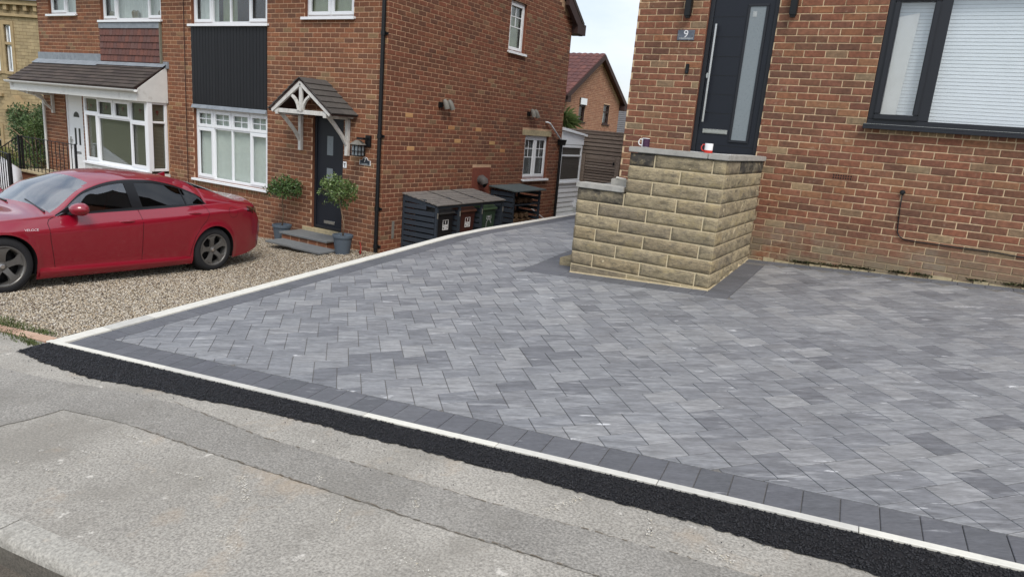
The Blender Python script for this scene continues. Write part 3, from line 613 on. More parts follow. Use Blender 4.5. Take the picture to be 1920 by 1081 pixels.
def window(house, F, u0,u1,z0,z1, lights, m='white_upvc', d=-.07, sill=None, gl='glass_clear', fw=.055, label=None):
    """lights: list of (u0,u1,z0,z1,kind) in 0..1 of the opening; kind 'c' casement with its own sash, 'f' fixed, bars e.g. 'c22' adds glazing bars"""
    mb = MB(); frame(F,mb,u0,u1,z0,z1,fw,d-.05,d)
    W = u1-u0; H = z1-z0; hs = []
    for (a,b,c,e,k) in lights:
        A_,B_,C_,E_ = u0+a*W,u0+b*W,z0+c*H,z0+e*H
        if a > 0: F.box(mb,A_-.022,A_+.022,C_,E_,d-.045,d-.002)
        if c > 0: F.box(mb,A_,B_,C_-.022,C_+.022,d-.047,d-.001)
    win = mb.build('window', m, house, bevel=.004)
    if label: win['label'] = label
    for (a,b,c,e,k) in lights:
        A_,B_,C_,E_ = u0+a*W+(fw if a == 0 else .022),u0+b*W-(fw if b == 1 else .022),z0+c*H+(fw if c == 0 else .022),z0+e*H-(fw if e == 1 else .022)
        if k[0] == 'c':
            s = MB(); frame(F,s,A_-.012,B_+.012,C_-.012,E_+.012,.062,d-.02,d+.018); s.build('sash', m, win, bevel=.004); i = .048
        else: i = .0
        p = MB(); F.quad(p,A_+i-.01,B_-i+.01,C_+i-.01,E_-i+.01,d-.03); F.quad(p,A_+i-.01,B_-i+.01,C_+i-.01,E_-i+.01,d-.045); p.build('pane', gl, win)
        if len(k) > 2:
            g = MB(); nu,nz = int(k[1]),int(k[2]); zt = E_-i; zb = C_+i
            if len(k) > 3: zb = zt-(zt-zb)*float(k[3:])
            for q in range(1,nu): uu = A_+i+(B_-A_-2*i)*q/nu; F.box(g,uu-.009,uu+.009,zb,zt,d-.02,d-.012)
            for q in range(1,nz): zz = zb+(zt-zb)*q/nz; F.box(g,A_+i,B_-i,zz-.009,zz+.009,d-.019,d-.011)
            if len(k) > 3: F.box(g,A_+i,B_-i,zb-.009,zb+.009,d-.019,d-.011)
            g.build('glazing_bars', m, win)
    if sill:
        s = MB(); F.box(s,u0-sill,u1+sill,z0-.035,z0-.001,d-.03,.06); F.box(s,u0-sill,u1+sill,z0-.05,z0-.03,.035,.062); s.build('sill', m, win, bevel=.004)
    return win
def curtain(win, F, u0,u1,z0,z1,d,m,name='curtain',folds=14,amp=.02):
    mb = MB(); n = folds*6; vs = []
    for i in range(n+1):
        u = u0+(u1-u0)*i/n; dd = d+amp*math.sin(2*math.pi*folds*i/n+.6*math.sin(i*.37)); vs += [F.p(u,z0,dd),F.p(u,z1,dd)]
    mb.add(vs,[(2*i,2*i+2,2*i+3,2*i+1) for i in range(n)]); return mb.build(name, m, win, smooth=True)
def blind(win, F, u0,u1,z0,z1,d,m,pitch=.025,tilt=.6):
    mb = MB(); z = z0
    while z < z1:
        h = pitch*.95; mb.add([F.p(u0,z,d+.010*tilt),F.p(u1,z,d+.010*tilt),F.p(u1,z+h,d-.010*tilt),F.p(u0,z+h,d-.010*tilt)],[(0,1,2,3)]); z += pitch
    return mb.build('blind', m, win)
def text_mesh(name, txt, size, F, u, z, d, m, parent, align='CENTER', font_shear=0, ext=.001, flipz=0):
    cu = bpy.data.curves.new(name,'FONT'); cu.body = txt; cu.size = size; cu.align_x = align; cu.align_y = 'CENTER'; cu.extrude = ext; cu.shear = font_shear; cu.resolution_u = 3
    ob = bpy.data.objects.new('tmp_text', cu); COL.objects.link(ob); dg = bpy.context.evaluated_depsgraph_get(); me = bpy.data.meshes.new_from_object(ob.evaluated_get(dg)); bpy.data.objects.remove(ob)
    for v in me.vertices: v.co = F.p(u+v.co.x, z+v.co.y, d+v.co.z)
    me.materials.clear(); me.materials.append(M[m]); me.update(); o = bpy.data.objects.new(name, me); return link(o, parent)

# ================================================================ HOUSE 9 (right)
F9 = Face((0,8.55,0),(1,0,0),(0,-1,0))
H9 = thing('house', (-.4,8.55,-1.35), 'red brick house with tall grey front door and wide grey framed window', 'house')
DOOR9 = (-2.63,-1.822,-.22,1.98); WIN9 = (-.715,1.75,.335,1.72)
ops9 = [DOOR9+(.12,), WIN9+(.12,)]
wall_sheet(F9,-3.52,4.2,-1.9,5.2,ops9,house=H9,rm='brick9').build('wall','mortar9',H9)
mb = MB(); mb.add([(-3.52,8.556,-1.9),(-3.52,17,-1.9),(-3.52,17,5.2),(-3.52,8.556,5.2)],[(0,1,2,3)]); mb.add([(4.2,8.556,-1.9),(4.2,17,-1.9),(4.2,17,5.2),(4.2,8.556,5.2)],[(0,1,2,3)]); mb.add([(-3.52,17,-1.9),(4.2,17,-1.9),(4.2,17,5.2),(-3.52,17,5.2)],[(0,1,2,3)])
mb.build('side_walls','brick9',H9)
mb = MB(); mb.prism([(-3.75,8.15,5.0),(-3.75,12.8,8.2),(-3.75,17.4,5.0),(-3.75,17.4,4.9),(-3.75,8.15,4.9)],(8.2,0,0)); mb.build('roof','roof_tile',H9)
mb = MB(); mb.box(-3.4,4.1,8.75,12.8,-.20,-.16); mb.add([(-3.4,12.8,-1.9),(4.1,12.8,-1.9),(4.1,12.8,2.4),(-3.4,12.8,2.4)],[(0,1,2,3)]); mb.add([(-3.4,8.75,2.35),(4.1,8.75,2.35),(4.1,12.8,2.35),(-3.4,12.8,2.35)],[(0,1,2,3)]); mb.build('interior','interior',H9)
CH9 = .0771
VZ = min([-1.442+CH9*k for k in range(40)], key=lambda z: abs(z+.322)); VENT = (-.953,-.741,VZ,VZ+CH9)
b9 = lay_bricks(F9,-3.52,4.2,-1.442,2.6,CH9,.225,.011,[DOOR9,WIN9,(-.72,1.8,.2538,.335),VENT],11,off=.02)
r = random.Random(4)
for k in range(33):
    a = -.716+.0762*k; b9.append((F9,a+.005,a+.0705,.2595,.3235,r.choice([.95,.8,.7,.85,.3,.9]),False))
zr = [-1.442+CH9*k for k in range(40)]; vz = min(zr, key=lambda z: abs(z-VENT[2]))
# the bricks either side of the air brick are cut to it
b9 += [(F9,-1.02,-.958,vz+.0055,vz+CH9-.0055,.3,False),(F9,-.733,-.70,vz+.0055,vz+CH9-.0055,.4,False)] if False else []
lay_out(H9, b9, 'brick9', .225, CH9, .011, hidden=lambda p: -3.3 < p.x < -1.74 and p.z < -.12)
mb = MB(); F9.box(mb,-.952,-.742,vz+.005,vz+CH9-.005,-.03,.002); AB = mb.build('air_brick','brick9',H9)
mb = MB()
for i in range(8):
    for j in range(2): F9.box(mb,-.943+.0255*i,-.929+.0255*i,vz+.016+.028*j,vz+.034+.028*j,-.01,.0035)
mb.build('vent_holes','rim_dark',AB,kind='stuff')
# front door
D9 = -.075
mb = MB(); frame(F9,mb,-2.63,-1.822,-.16,1.98,.055,D9-.06,D9+.02); F9.box(mb,-2.63,-1.822,-.22,-.13,-.12,.01); FR9 = mb.build('door_frame','anthracite',H9,bevel=.004)
mb = MB(); F9.box(mb,-2.575,-1.877,-.105,1.925,D9-.05,D9); DO9 = mb.build('door','anthracite_door',H9,bevel=.003)
gz = [1.47,1.245,1.02,.80,.58,.36,.145,-.02]
g = MB()
for z in gz: F9.box(g,-2.56,-2.20 if z > .05 else -1.89,z,z+.006,D9-.002,D9+.0012)
g.build('groove','black_plastic',DO9)
mb = MB(); frame(F9,mb,-2.185,-1.945,.03,1.615,.03,D9-.005,D9+.014); mb.build('glass_trim','anthracite',DO9,bevel=.003)
mb = MB(); F9.box(mb,-2.157,-1.972,.058,1.587,D9-.01,D9+.004); mb.build('glass_strip','glass_frosted',DO9)
mb = MB(); F9.box(mb,-2.12,-2.075,1.47,1.53,D9+.0045,D9+.006); mb.build('sticker','print_grey',DO9)
mb = MB(); mb.tube([F9.p(-2.515,.25,D9+.06),F9.p(-2.515,1.385,D9+.06)],.015,12)
for z in (.38,1.26): mb.tube([F9.p(-2.515,z,D9),F9.p(-2.515,z,D9+.06)],.009,8)
smooth_by_angle(mb.build('pull_handle','steel',DO9))
mb = MB(); F9.box(mb,-2.515,-2.212,.118,.172,D9,D9+.012); F9.box(mb,-2.495,-2.232,.126,.164,D9+.012,D9+.017); mb.build('letter_plate','steel',DO9,bevel=.003)
mb = MB(); mb.prism([F9.p(-2.553+.014*math.cos(a),.80+.032*math.sin(a),D9) for a in np.linspace(0,2*math.pi,14,endpoint=False)],(0,-.012,0)); mb.build('lock_escutcheon','steel',DO9)
# window, one fixed light and one side casement
mb = MB(); frame(F9,mb,WIN9[0],WIN9[1],.345,WIN9[3],.062,-.10,-.035); F9.box(mb,-.243,-.137,.407,1.66,-.10,-.034); F9.box(mb,1.2,1.28,.407,1.66,-.10,-.034); W9 = mb.build('window','anthracite',H9,bevel=.004)
mb = MB(); frame(F9,mb,-.660,-.236,.400,1.66,.058,-.08,-.012); mb.build('sash','anthracite',W9,bevel=.01)
mb = MB(); F9.quad(mb,-.612,-.284,.448,1.612,-.055); F9.quad(mb,-.612,-.284,.448,1.612,-.072); mb.build('pane','glass_window9',W9)
mb = MB(); F9.quad(mb,-.147,1.21,.397,1.67,-.055); F9.quad(mb,-.147,1.21,.397,1.67,-.072); mb.build('pane','glass_window9',W9)
mb = MB(); F9.box(mb,-.735,1.77,.322,.346,-.10,.075); F9.box(mb,-.735,1.77,.295,.323,.06,.078); SI9 = mb.build('sill','anthracite',W9,bevel=.003)
mb = MB(); F9.box(mb,-.73,1.765,.3465,.3495,.05,.0755); mb.build('sill_edge','steel',SI9)
blind(W9,F9,-.66,-.20,.36,1.70,-.13,'blind_white',.036,.22); blind(W9,F9,-.17,1.72,.36,1.70,-.13,'blind_white',.036,.22)
mb = MB(); mb.add([F9.p(-.598,.45,-.085),F9.p(-.455,.45,-.085),F9.p(-.415,1.50,-.085),F9.p(-.598,1.46,-.085)],[(0,1,2,3)]); mb.build('reflection_panel','reflection_grey',W9)  # no cloth: flat grey panel standing in for a reflection in the pane
# wall lamps, plaque, bell
for x,lb in ((-2.855,'black tubular up and down wall lamp left of the tall grey door'),(-1.652,'black tubular up and down wall lamp right of the tall grey door')):
    t = thing('wall_lamp',(x,8.55,1.5),lb,'wall lamp','wall lamps beside the front door')
    mb = MB(); F9.box(mb,x-.032,x+.032,1.50,1.80,.0,.035); F9.box(mb,x-.037,x+.037,1.46,1.84,.03,.10); mb.build('lamp_body','black_plastic',t,bevel=.006)
    mb = MB(); F9.box(mb,x-.026,x+.026,1.44,1.461,.04,.092); mb.build('lens','interior_dark',t)
t = thing('house_number_plaque',(-2.862,8.55,1.19),'grey slate plaque with a white number 9 on brick wall','plaque')
mb = MB(); F9.box(mb,-2.967,-2.757,1.192,1.312,0,.012); PQ = mb.build('slate','slate_plaque',t,bevel=.003)
text_mesh('number','9',.125,F9,-2.862,1.262,.0125,'print_white',t)
mb = MB(); r = random.Random(2); u = -2.945
while u < -2.785: w = r.uniform(.006,.014); F9.box(mb,u,u+w,1.207+r.uniform(-.002,.003),1.222+r.uniform(-.002,.003),.0121,.0128); u += w+.003
mb.build('small_lettering','print_grey',t)
mb = MB(); 
for x in (-2.955,-2.769): mb.lathe([(.0001,-.004),(.005,-.003),(.005,0)],10,c=F9.p(x,1.25,.012),axis='y')
mb.build('screw_heads','steel',t)
t = thing('doorbell',(-2.79,8.55,.8),'slim black doorbell on brick between plaque and grey door','doorbell')
mb = MB(); F9.box(mb,-2.812,-2.768,.80,.92,0,.022); mb.build('bell_body','black_plastic',t,bevel=.008)
mb = MB(); mb.lathe([(.0001,-.003),(.011,-.002),(.011,0)],12,c=F9.p(-2.79,.825,.022),axis='y'); mb.build('bell_button','anthracite',t)
t = thing('cable',(-.2,8.54,-.86),'thin black cable hanging from a socket and running along brick','cable')
mb = MB(); mb.tube([F9.p(-.227,-.36,.014),F9.p(-.222,-.5,.011),F9.p(-.206,-.7,.011),F9.p(-.196,-.78,.011),F9.p(-.17,-.82,.011),F9.p(-.12,-.845,.011),F9.p(0,-.85,.011),F9.p(.4,-.852,.011),F9.p(.7,-.85,.011),F9.p(.9,-.862,.011),F9.p(1.5,-.865,.011),F9.p(2.6,-.86,.011)],.0065,6); mb.build('lead','black_plastic',t,smooth=True)
mb = MB(); mb.lathe([(.0001,-.03),(.022,-.026),(.028,-.005),(.028,0)],12,c=F9.p(-.228,-.345,0),axis='y'); mb.build('socket','black_plastic',t)
# crumbling footing with moss at the bottom of the wall
mb = MB(); r = random.Random(8); x = -1.70
while x < 3.4:
    w = r.uniform(.12,.3); z = DZ(x,8.5); mb.tone = r.random(); F9.box(mb,x,x+w-.012,z-.02,z+r.uniform(.012,.05),-.02,r.uniform(.004,.016)); x += w
mb.build('footing','threshold_stone',H9)
def clumps(C, n, size, sp, m, name, parent):
    mb = MB(); r = random.Random(6)
    for _ in range(n):
        c = r.choice(C); p = Vector(c[:3])+Vector((r.gauss(0,sp*c[3]),r.gauss(0,sp*.12*c[3]),r.gauss(0,sp*.12)))
        a,b = r.uniform(0,6.28),r.uniform(-.8,.8); u = Vector((math.cos(a),math.sin(a),b))*size*r.uniform(.5,1); v = u.cross(Vector((r.random(),r.random(),r.random()))).normalized()*size*r.uniform(.4,.8); mb.tone = r.random()
        mb.add([p-u-v,p+u-v,p+u+v,p-u+v],[(0,1,2,3)])
    return mb.build(name,m,parent,kind='stuff')
mc = [(x,8.54,DZ(x,8.5)+.04,1) for x in (-1.15,-1.0,-.8,-.62,-.45,-.1,.1,.62,.9,1.05,1.3)]
clumps(mc,900,.010,.05,'moss','moss',H9)
# ================================================================ STONE LANDING in front of the door
LD = thing('stone_landing', ((PX0+PX1)/2, 7.6, -1.48), 'weathered sandstone block landing with grey copings below the grey door', 'landing')
FS = Face((0,PY,0),(1,0,0),(0,-1,0)); FSR = Face((PX1,0,0),(0,1,0),(1,0,0)); FSL = Face((PX0,0,0),(0,1,0),(-1,0,0))
SZ = [-.155-.143*i for i in range(10)]+[-1.62]
mb = MB(); mb.box(PX0-.0015,-2.71,PY-.0015,8.54,-1.75,-.60); mb.box(-2.714,PX1+.0015,PY-.0019,8.5395,-1.75,-.17); mb.build('core','stone_mortar',LD)
def rock(name, F, a, b, c, e, tone, m='stone', ca=False, cb=False, deep=.12, amp=.010):
    """a rock-faced block: grid face with uneven relief and rounded margins; ca/cb: the end is an outer corner"""
    nu = max(4,int((b-a)/.03)); nz = 5; r = np.random.default_rng(abs(hash((round(a,3),round(c,3),F.N.x)))%99999)
    rel = r.normal(0,1,(nz+1,nu+1)); rel = (rel+np.roll(rel,1,1)+np.roll(rel,-1,1)+np.roll(rel,1,0))/2.2
    vs = []; fs = []
    for j in range(nz+1):
        for i in range(nu+1):
            u = a+(b-a)*i/nu; z = c+(e-c)*j/nz
            eu = min(i if not ca else 9, nu-i if not cb else 9, 3)/1.5; ez = min(j,nz-j)/1.2
            k = min(1,eu)*min(1,ez); d = .0075+.007*k+amp*rel[j,i]*k*.6 if k > 0 else .0035
            if (ca and i == 0) or (cb and i == nu): d = .009 if 0 < j < nz else .0035
            vs.append(F.p(u,z,d))
    W = nu+1
    for j in range(nz):
        for i in range(nu): q = j*W+i; fs.append((q,q+1,q+W+1,q+W))
    n0 = len(vs); ring = [i for i in range(W)]+[j*W+nu for j in range(1,nz+1)]+[nz*W+i for i in range(nu-1,-1,-1)]+[j*W for j in range(nz-1,0,-1)]
    for q in ring: vs.append(Vector(vs[q])-F.N*.03)
    for k in range(len(ring)): fs.append((ring[k],ring[(k+1)%len(ring)],n0+(k+1)%len(ring),n0+k))
    mb = MB(); mb.tone = tone; mb.add(vs,fs); o = mb.build(name,m,LD); o.data.shade_smooth(); return o
jA = [-3.02,-2.465,-1.865]; jB = [-2.76,-2.175]; J = .0065
for i in range(9):
    z1, z0 = SZ[i]-J, SZ[i+1]+J
    if i < 3: js = [[-2.715,-2.445,-1.845,PX1],[-2.72,-2.16,PX1],[-2.725,-2.44,-1.87,PX1]][i]
    elif i == 3: js = [PX0,-2.735,-2.16,PX1]
    else: js = [PX0]+(jA if i % 2 == 0 else jB)+[PX1]
    for k,(a,b) in enumerate(zip(js,js[1:])):
        rock('stone',FS,a+(J if k else 0),b-(J if b < PX1 else 0),z0,z1,random.random(),'stone_dark' if (i == 3 and k == 0) or (i == 0 and k == 0) else 'stone',ca=(k == 0),cb=(b == PX1))
    js = [PY]+([7.42,8.05] if i % 2 == 0 else [7.1,7.72])+[8.545]
    for k,(a,b) in enumerate(zip(js,js[1:])): rock('stone',FSR,a+(J if k else 0),b-J,z0,z1,random.random(),'stone_dark' if i == 0 and k else 'stone',ca=(k == 0),amp=.014)
    if i >= 3:
        js = [PY,7.3,7.9,8.545]
        for k,(a,b) in enumerate(zip(js,js[1:])): rock('stone',FSL,a+(J if k else 0),b-J,z0,z1,random.random(),ca=(k == 0))
for a,b in ((PX0,-2.6),(-2.6,-2.0),(-2.0,PX1)): # thin bottom course dying into the slope
    mb = MB(); mb.tone = random.random(); q = [FS.p(a+J,DZ(a,PY)-.02,.006),FS.p(b-J,DZ(b,PY)-.02,.006),FS.p(b-J,SZ[9]-J,.004),FS.p(a+J,SZ[9]-J,.004)]
    mb.prism(q,(0,.03,0)); mb.build('base_stone','stone',LD)
mb = MB(); mb.prism([FSR.p(PY,DZ(PX1,PY)-.05,.004),FSR.p(8.545,DZ(PX1,8.5)-.05,.004),FSR.p(8.545,SZ[9]+.10,.004),FSR.p(PY,SZ[9]-.003,.004)],(-.03,0,0)); mb.build('base_stone','stone',LD)
mb = MB(); F = FS # pale mortar fillet at the foot
mb.prism([(PX0,PY-.016,DZ(PX0,PY)-.01),(PX1+.016,PY-.016,DZ(PX1,PY)-.01),(PX1+.016,PY-.016,DZ(PX1,PY)+.012),(PX0,PY-.016,DZ(PX0,PY)+.012)],(0,.02,0))
mb.prism([(PX1+.016,PY-.014,DZ(PX1,PY)-.01),(PX1+.016,8.54,DZ(PX1,8.54)-.01),(PX1+.016,8.54,DZ(PX1,8.54)+.012),(PX1+.016,PY-.014,DZ(PX1,PY)+.012)],(-.02,0,0)); mb.build('mortar_fillet','stone_mortar',LD)
def cop(a,b,y0,y1,z,th=.055):
    mb = MB(); mb.tone = random.random(); mb.box(a,b,y0,y1,z-th,z); mb.build('coping','coping',LD,bevel=.006)
ZC = -.098
cop(-2.735,-1.905,PY-.03,PY+.20,ZC); cop(-1.900,PX1+.03,PY-.03,PY+.20,ZC); cop(PX1-.20,PX1+.03,PY+.204,7.62,ZC); cop(PX1-.20,PX1+.03,7.625,8.54,ZC)
cop(PX0-.025,-2.745,PY-.03,PY+.20,-.53)
mb = MB(); mb.box(-2.72,-1.93,7.06,8.54,-.17,-.15); mb.build('landing_floor','slab',LD)
for k,(x0,x1,z) in enumerate(((-3.55,-3.30,DZ(-3.5,7.3)+.03),)): # lowest step of the hidden flight
    mb = MB(); mb.box(x0,x1,7.10,8.50,DZ(x0,7.1)-.1,z+.045); mb.build('step','stone',LD,bevel=.008)
mb = MB(); mb.box(-3.26,-2.75,7.06,8.5,-.61,-.56); mb.build('step','slab',LD)
# brick sitting behind the lower coping
t = thing('loose_block',(-2.9,7.15,-.53),'small grey concrete block with a broken chip behind the lower coping','block')
mb = MB(); mb.box(-3.0,-2.77,7.07,7.20,-.56,-.465); mb.build('block','coping',t,bevel=.006)
mb = MB(); mb.M = Matrix.Translation((-2.90,7.1,-.458))@Matrix.Rotation(.35,4,'Z')@Matrix.Rotation(.1,4,'Y'); mb.box(-.05,.06,-.03,.03,-.006,.012); mb.build('chip','edging',t,bevel=.004)
# mugs
def mug(x,y,z,band,label,hm):
    t = thing('mug',(x,y,z),label,'mug','mugs on the stone coping')
    mb = MB(); mb.lathe([(.0001,0),(.036,0),(.040,.004),(.041,.09),(.0395,.095),(.037,.09),(.036,.012),(.0001,.010)],20,c=(x,y,z)); o = mb.build('cup','mug_white',t); smooth_by_angle(o,40)
    mb = MB(); a0 = math.radians(-150) if hm == 'mug_white' else math.radians(-180)
    mb.tube([Vector((x,y,z))+Vector((math.cos(math.radians(205))*q,math.sin(math.radians(205))*q,h)) for q,h in ((.038,.078),(.06,.08),(.072,.062),(.072,.04),(.060,.022),(.038,.020))],.0065,8); mb.build('handle',hm,t,smooth=True)
    mb = MB(); n = 20
    if band == 'print': ang = np.linspace(math.radians(-115),math.radians(25),n); z0,z1,m = .006,.09,'mug_purple'
    else: ang = np.linspace(0,2*math.pi,n+1); z0,z1,m = .002,.028,'mug_red'
    vs = []
    for a in ang: vs += [(x+.0418*math.cos(a),y+.0418*math.sin(a),z+z0),(x+.0418*math.cos(a),y+.0418*math.sin(a),z+z1)]
    mb.add(vs,[(2*i,2*i+2,2*i+3,2*i+1) for i in range(len(ang)-1)]); mb.build('printed_band',m,t,smooth=True)
mug(-2.60,6.93,ZC,'print','white mug with dark purple print at left end of coping','mug_white')
mug(-1.95,6.98,ZC,'red','white mug with red base and red handle in front of door','mug_red')
t = thing('white_strip',(-1.9,7.0,ZC),'white strip lying on the coping behind the red based mug','flat_strip')  # narrow white strip laid along the coping top
mb = MB(); mb.box(-2.14,-1.72,7.00,7.045,ZC+.001,ZC+.004); mb.build('sheet','print_white',t)
# ================================================================ HOUSE 7 (middle) and HOUSE 5 (left), a semi-detached pair
X7, Y7, YB, XP, X5 = -8.236, 9.2, 15.9, -13.85, -19.85
F7 = Face((0,Y7,0),(1,0,0),(0,-1,0)); S7 = Face((X7,0,0),(0,1,0),(1,0,0))
CH7 = .0845; EAVE = 2.66; BASE = -2.7
H7 = thing('house',(-11,9.2,-2.5),'brown brick house with black cladding panel and white gabled door canopy','house')
H5 = thing('house',(-17,9.2,-2.5),'brown brick house with white bay window and lean-to tiled porch roof','house')
DOOR7 = (-10.0,-9.205,-2.33,-.02); WINL7 = (-13.60,-11.262,-1.635,-.155); PANEL7 = (-13.61,-11.265,-.15,1.475); WINU7 = (-13.60,-11.265,1.51,2.55); WINB7 = (-10.245,-9.03,1.62,2.55)
ops7 = [DOOR7+(.12,),WINL7+(.12,),PANEL7+(.03,),WINU7+(.12,),WINB7+(.12,)]
wall_sheet(F7,XP,X7,BASE,EAVE,ops7,house=H7,rm='brick7').build('wall','mortar7',H7)
WS1 = (14.08,15.24,-1.19,-.17); WS2 = (13.03,13.70,1.58,2.62)
def gable(y): return EAVE+.72*(min(y-Y7,YB-y)+.02)
w = wall_sheet(S7,Y7,YB,BASE,EAVE,[WS1+(.1,),WS2+(.1,)],house=H7,rm='brick7side')
w.add([S7.p(Y7,EAVE,-.006),S7.p(YB,EAVE,-.006),S7.p((Y7+YB)/2,gable((Y7+YB)/2),-.006)],[(0,1,2)])
w.build('side_wall','mortar7',H7)
mb = MB(); mb.add([(X7,YB,BASE),(XP,YB,BASE),(XP,YB,EAVE),(X7,YB,EAVE)],[(0,1,2,3)]); mb.add([(XP,Y7,BASE),(XP,YB,BASE),(XP,YB,EAVE),(XP,Y7,EAVE)],[(0,1,2,3)]); mb.build('back_wall','brick7',H7)
mb = MB()
for z in (.9,-.0): pass
mb.add([(XP,Y7+.3,.75),(X7-.02,Y7+.3,.75),(X7-.02,YB,.75),(XP,YB,.75)],[(0,1,2,3)]); mb.add([(XP,Y7+2.2,BASE),(X7-.02,Y7+2.2,BASE),(X7-.02,Y7+2.2,EAVE),(XP,Y7+2.2,EAVE)],[(0,1,2,3)]); mb.add([(X7-1.6,Y7+2.3,BASE),(X7-1.6,YB,BASE),(X7-1.6,YB,EAVE),(X7-1.6,Y7+2.3,EAVE)],[(0,1,2,3)]); mb.build('interior','interior',H7)
def pair_roof(parent,x0,x1):
    mb = MB(); ym = (Y7+YB)/2; zr = gable(ym)
    for a,b in ((Y7-.35,1),(YB+.35,-1)): pass
    p = [(x0,Y7-.35,EAVE-.12),(x0,ym,zr+.13),(x0,YB+.35,EAVE-.12),(x0,YB+.35,EAVE-.02),(x0,ym,zr+.24),(x0,Y7-.35,EAVE-.02)]
    mb.prism(p,(x1-x0,0,0)); return mb.build('roof','roof_tile',parent)
RF = pair_roof(H7,XP,X7+.16); pair_roof(H5,-20.1,XP-.003)
mb = MB(); mb.prism([(X7+.05,YB-.55,EAVE+.26),(X7+.05,YB+.30,EAVE-.33),(X7+.05,YB+.42,EAVE-.28),(X7+.05,YB+.42,EAVE-.10),(X7+.05,YB-.5,EAVE+.5)],(.10,0,0)); mb.build('bargeboard','brown_wood',RF)
mb = MB(); mb.box(X7-.2,X7+.155,YB+.002,YB+.46,EAVE-.30,EAVE-.05); mb.build('box_eaves','brown_wood',RF)
# bricks
b7 = lay_bricks(F7,XP,X7-.0005,-2.70,EAVE,CH7,.225,.0125,[DOOR7,(-10.24,-9.18,-2.40,-2.205),WINL7,PANEL7,WINU7,WINB7,(-13.62,-11.25,-1.78,-1.66)],21,off=.10725)
r = random.Random(9)
for k in range(31): b7.append((F7,-13.60+.0762*k+.005,-13.60+.0762*k+.0705,-1.775,-1.668,r.choice([.95,.85,.9,.75]),False))
b7s = lay_bricks(S7,Y7+.0065,YB,-2.70,4.3,CH7,.225,.0125,[WS1,WS2,(13.92,15.33,-.17,-.035),(11.98,12.68,-1.62,-.90)],22,off=-.00625,zmaxf=lambda y: gable(y)-.02)
allb = b7+b7s
hide7 = lambda p: p.z < -1.4 and p.x > X7-.01
# front bricks are nearer in tone to orange, side bricks to plum: two materials, so two sets
F7.id = 7
front_first = [b for b in allb if b[0] is F7]; side_ = [b for b in allb if b[0] is S7]
lay_out(H7, front_first, 'brick7', .225, CH7, .0125, nind=150, hidden=lambda p: False)
lay_out(H7, side_, 'brick7side', .225, CH7, .0125, nind=150, hidden=hide7)
for (y,z) in ((9.75,.02),(11.05,-.18),(12.0,-.17),(11.28,-.43),(9.83,-.62),(13.0,-.60)):
    zz = -2.70+CH7*round((z+2.70)/CH7); mb = MB(); brick_add(mb,S7,y,y+.212,zz+.006,zz+CH7-.006,random.random()*.6,proud=.002); mb.build('buff_brick','buff_brick',H7)
mb = MB(); S7.box(mb,13.92,15.33,-.168,-.04,-.02,.004); mb.build('lintel','threshold_stone',H7)
mb = MB(); S7.box(mb,11.985,12.675,-1.615,-.905,-.02,.002); FP_ = mb.build('flue_patch','terracotta_plate',H7)
mb = MB(); c = S7.p(12.27,-1.17,0); mb.tube([c,c+Vector((.06,0,.02)),c+Vector((.12,0,-.02)),c+Vector((.15,0,-.08))],[.095,.10,.10,.075],14); o = mb.build('flue_cowl','security_light',FP_); o.data.materials[0] = M['flue']; smooth_by_angle(o,50)
mb = MB(); mb.lathe([(.075,0),(.0001,.002)],14,c=(0,0,0)); 
for v in range(len(mb.v)): q = mb.v[v]; mb.v[v] = tuple(c+Vector((.155,0,-.085))+Vector((q[2]+q[1]*.35,q[0],q[1]*.9)))
mb.build('flue_mouth','rim_dark',FP_)
mb = MB(); S7.box(mb,12.55,12.77,-.42,-.35,-.01,.003); 
for k in range(3): S7.box(mb,12.56,12.76,-.41+.02*k,-.402+.02*k,.003,.006)
mb.build('air_brick','buff_brick',H7)
mb = MB(); S7.box(mb,9.50,9.56,-2.18,-1.86,0,.012); mb.build('vent_strip','security_light',H7)
# windows
ftop = [(a,b,.735,1,'c22') for a,b in ((0,.25),(.25,.5),(.5,.75),(.75,1))]
w7 = window(H7,F7,*WINL7,ftop+[(0,.25,0,.735,'c'),(.25,.5,0,.735,'f'),(.5,.75,0,.735,'f'),(.75,1,0,.735,'c')],sill=.05)
curtain(w7,F7,-13.57,-11.28,-1.62,-.17,-.16,'net',folds=5,amp=.008)
w7u = window(H7,F7,*WINU7,[(0,.26,0,1,'c'),(.26,.5,0,1,'f'),(.5,.75,0,1,'f'),(.75,1,0,1,'c')],sill=.06)
curtain(w7u,F7,-13.56,-12.95,1.5,2.6,-.2,'net',folds=4,amp=.02); curtain(w7u,F7,-12.93,-12.5,1.5,2.6,-.28,'curtain_green',folds=5,amp=.015)
w7b = window(H7,F7,*WINB7,[(0,.5,0,1,'c'),(.5,1,0,1,'c')],sill=.05); curtain(w7b,F7,-10.2,-9.05,1.6,2.6,-.16,'curtain_green',folds=6,amp=.01)
ws = window(H7,S7,*WS1,[(0,.5,0,1,'c22.5'),(.5,1,0,1,'c22.5')],sill=.05); curtain(ws,S7,14.1,15.2,-1.15,-.2,-.16,'net_grey',folds=8,amp=.01)
ws = window(H7,S7,*WS2,[(0,1,0,1,'c22.5')],sill=.04); curtain(ws,S7,13.05,13.68,1.6,2.7,-.2,'curtain_green',folds=3,amp=.005)
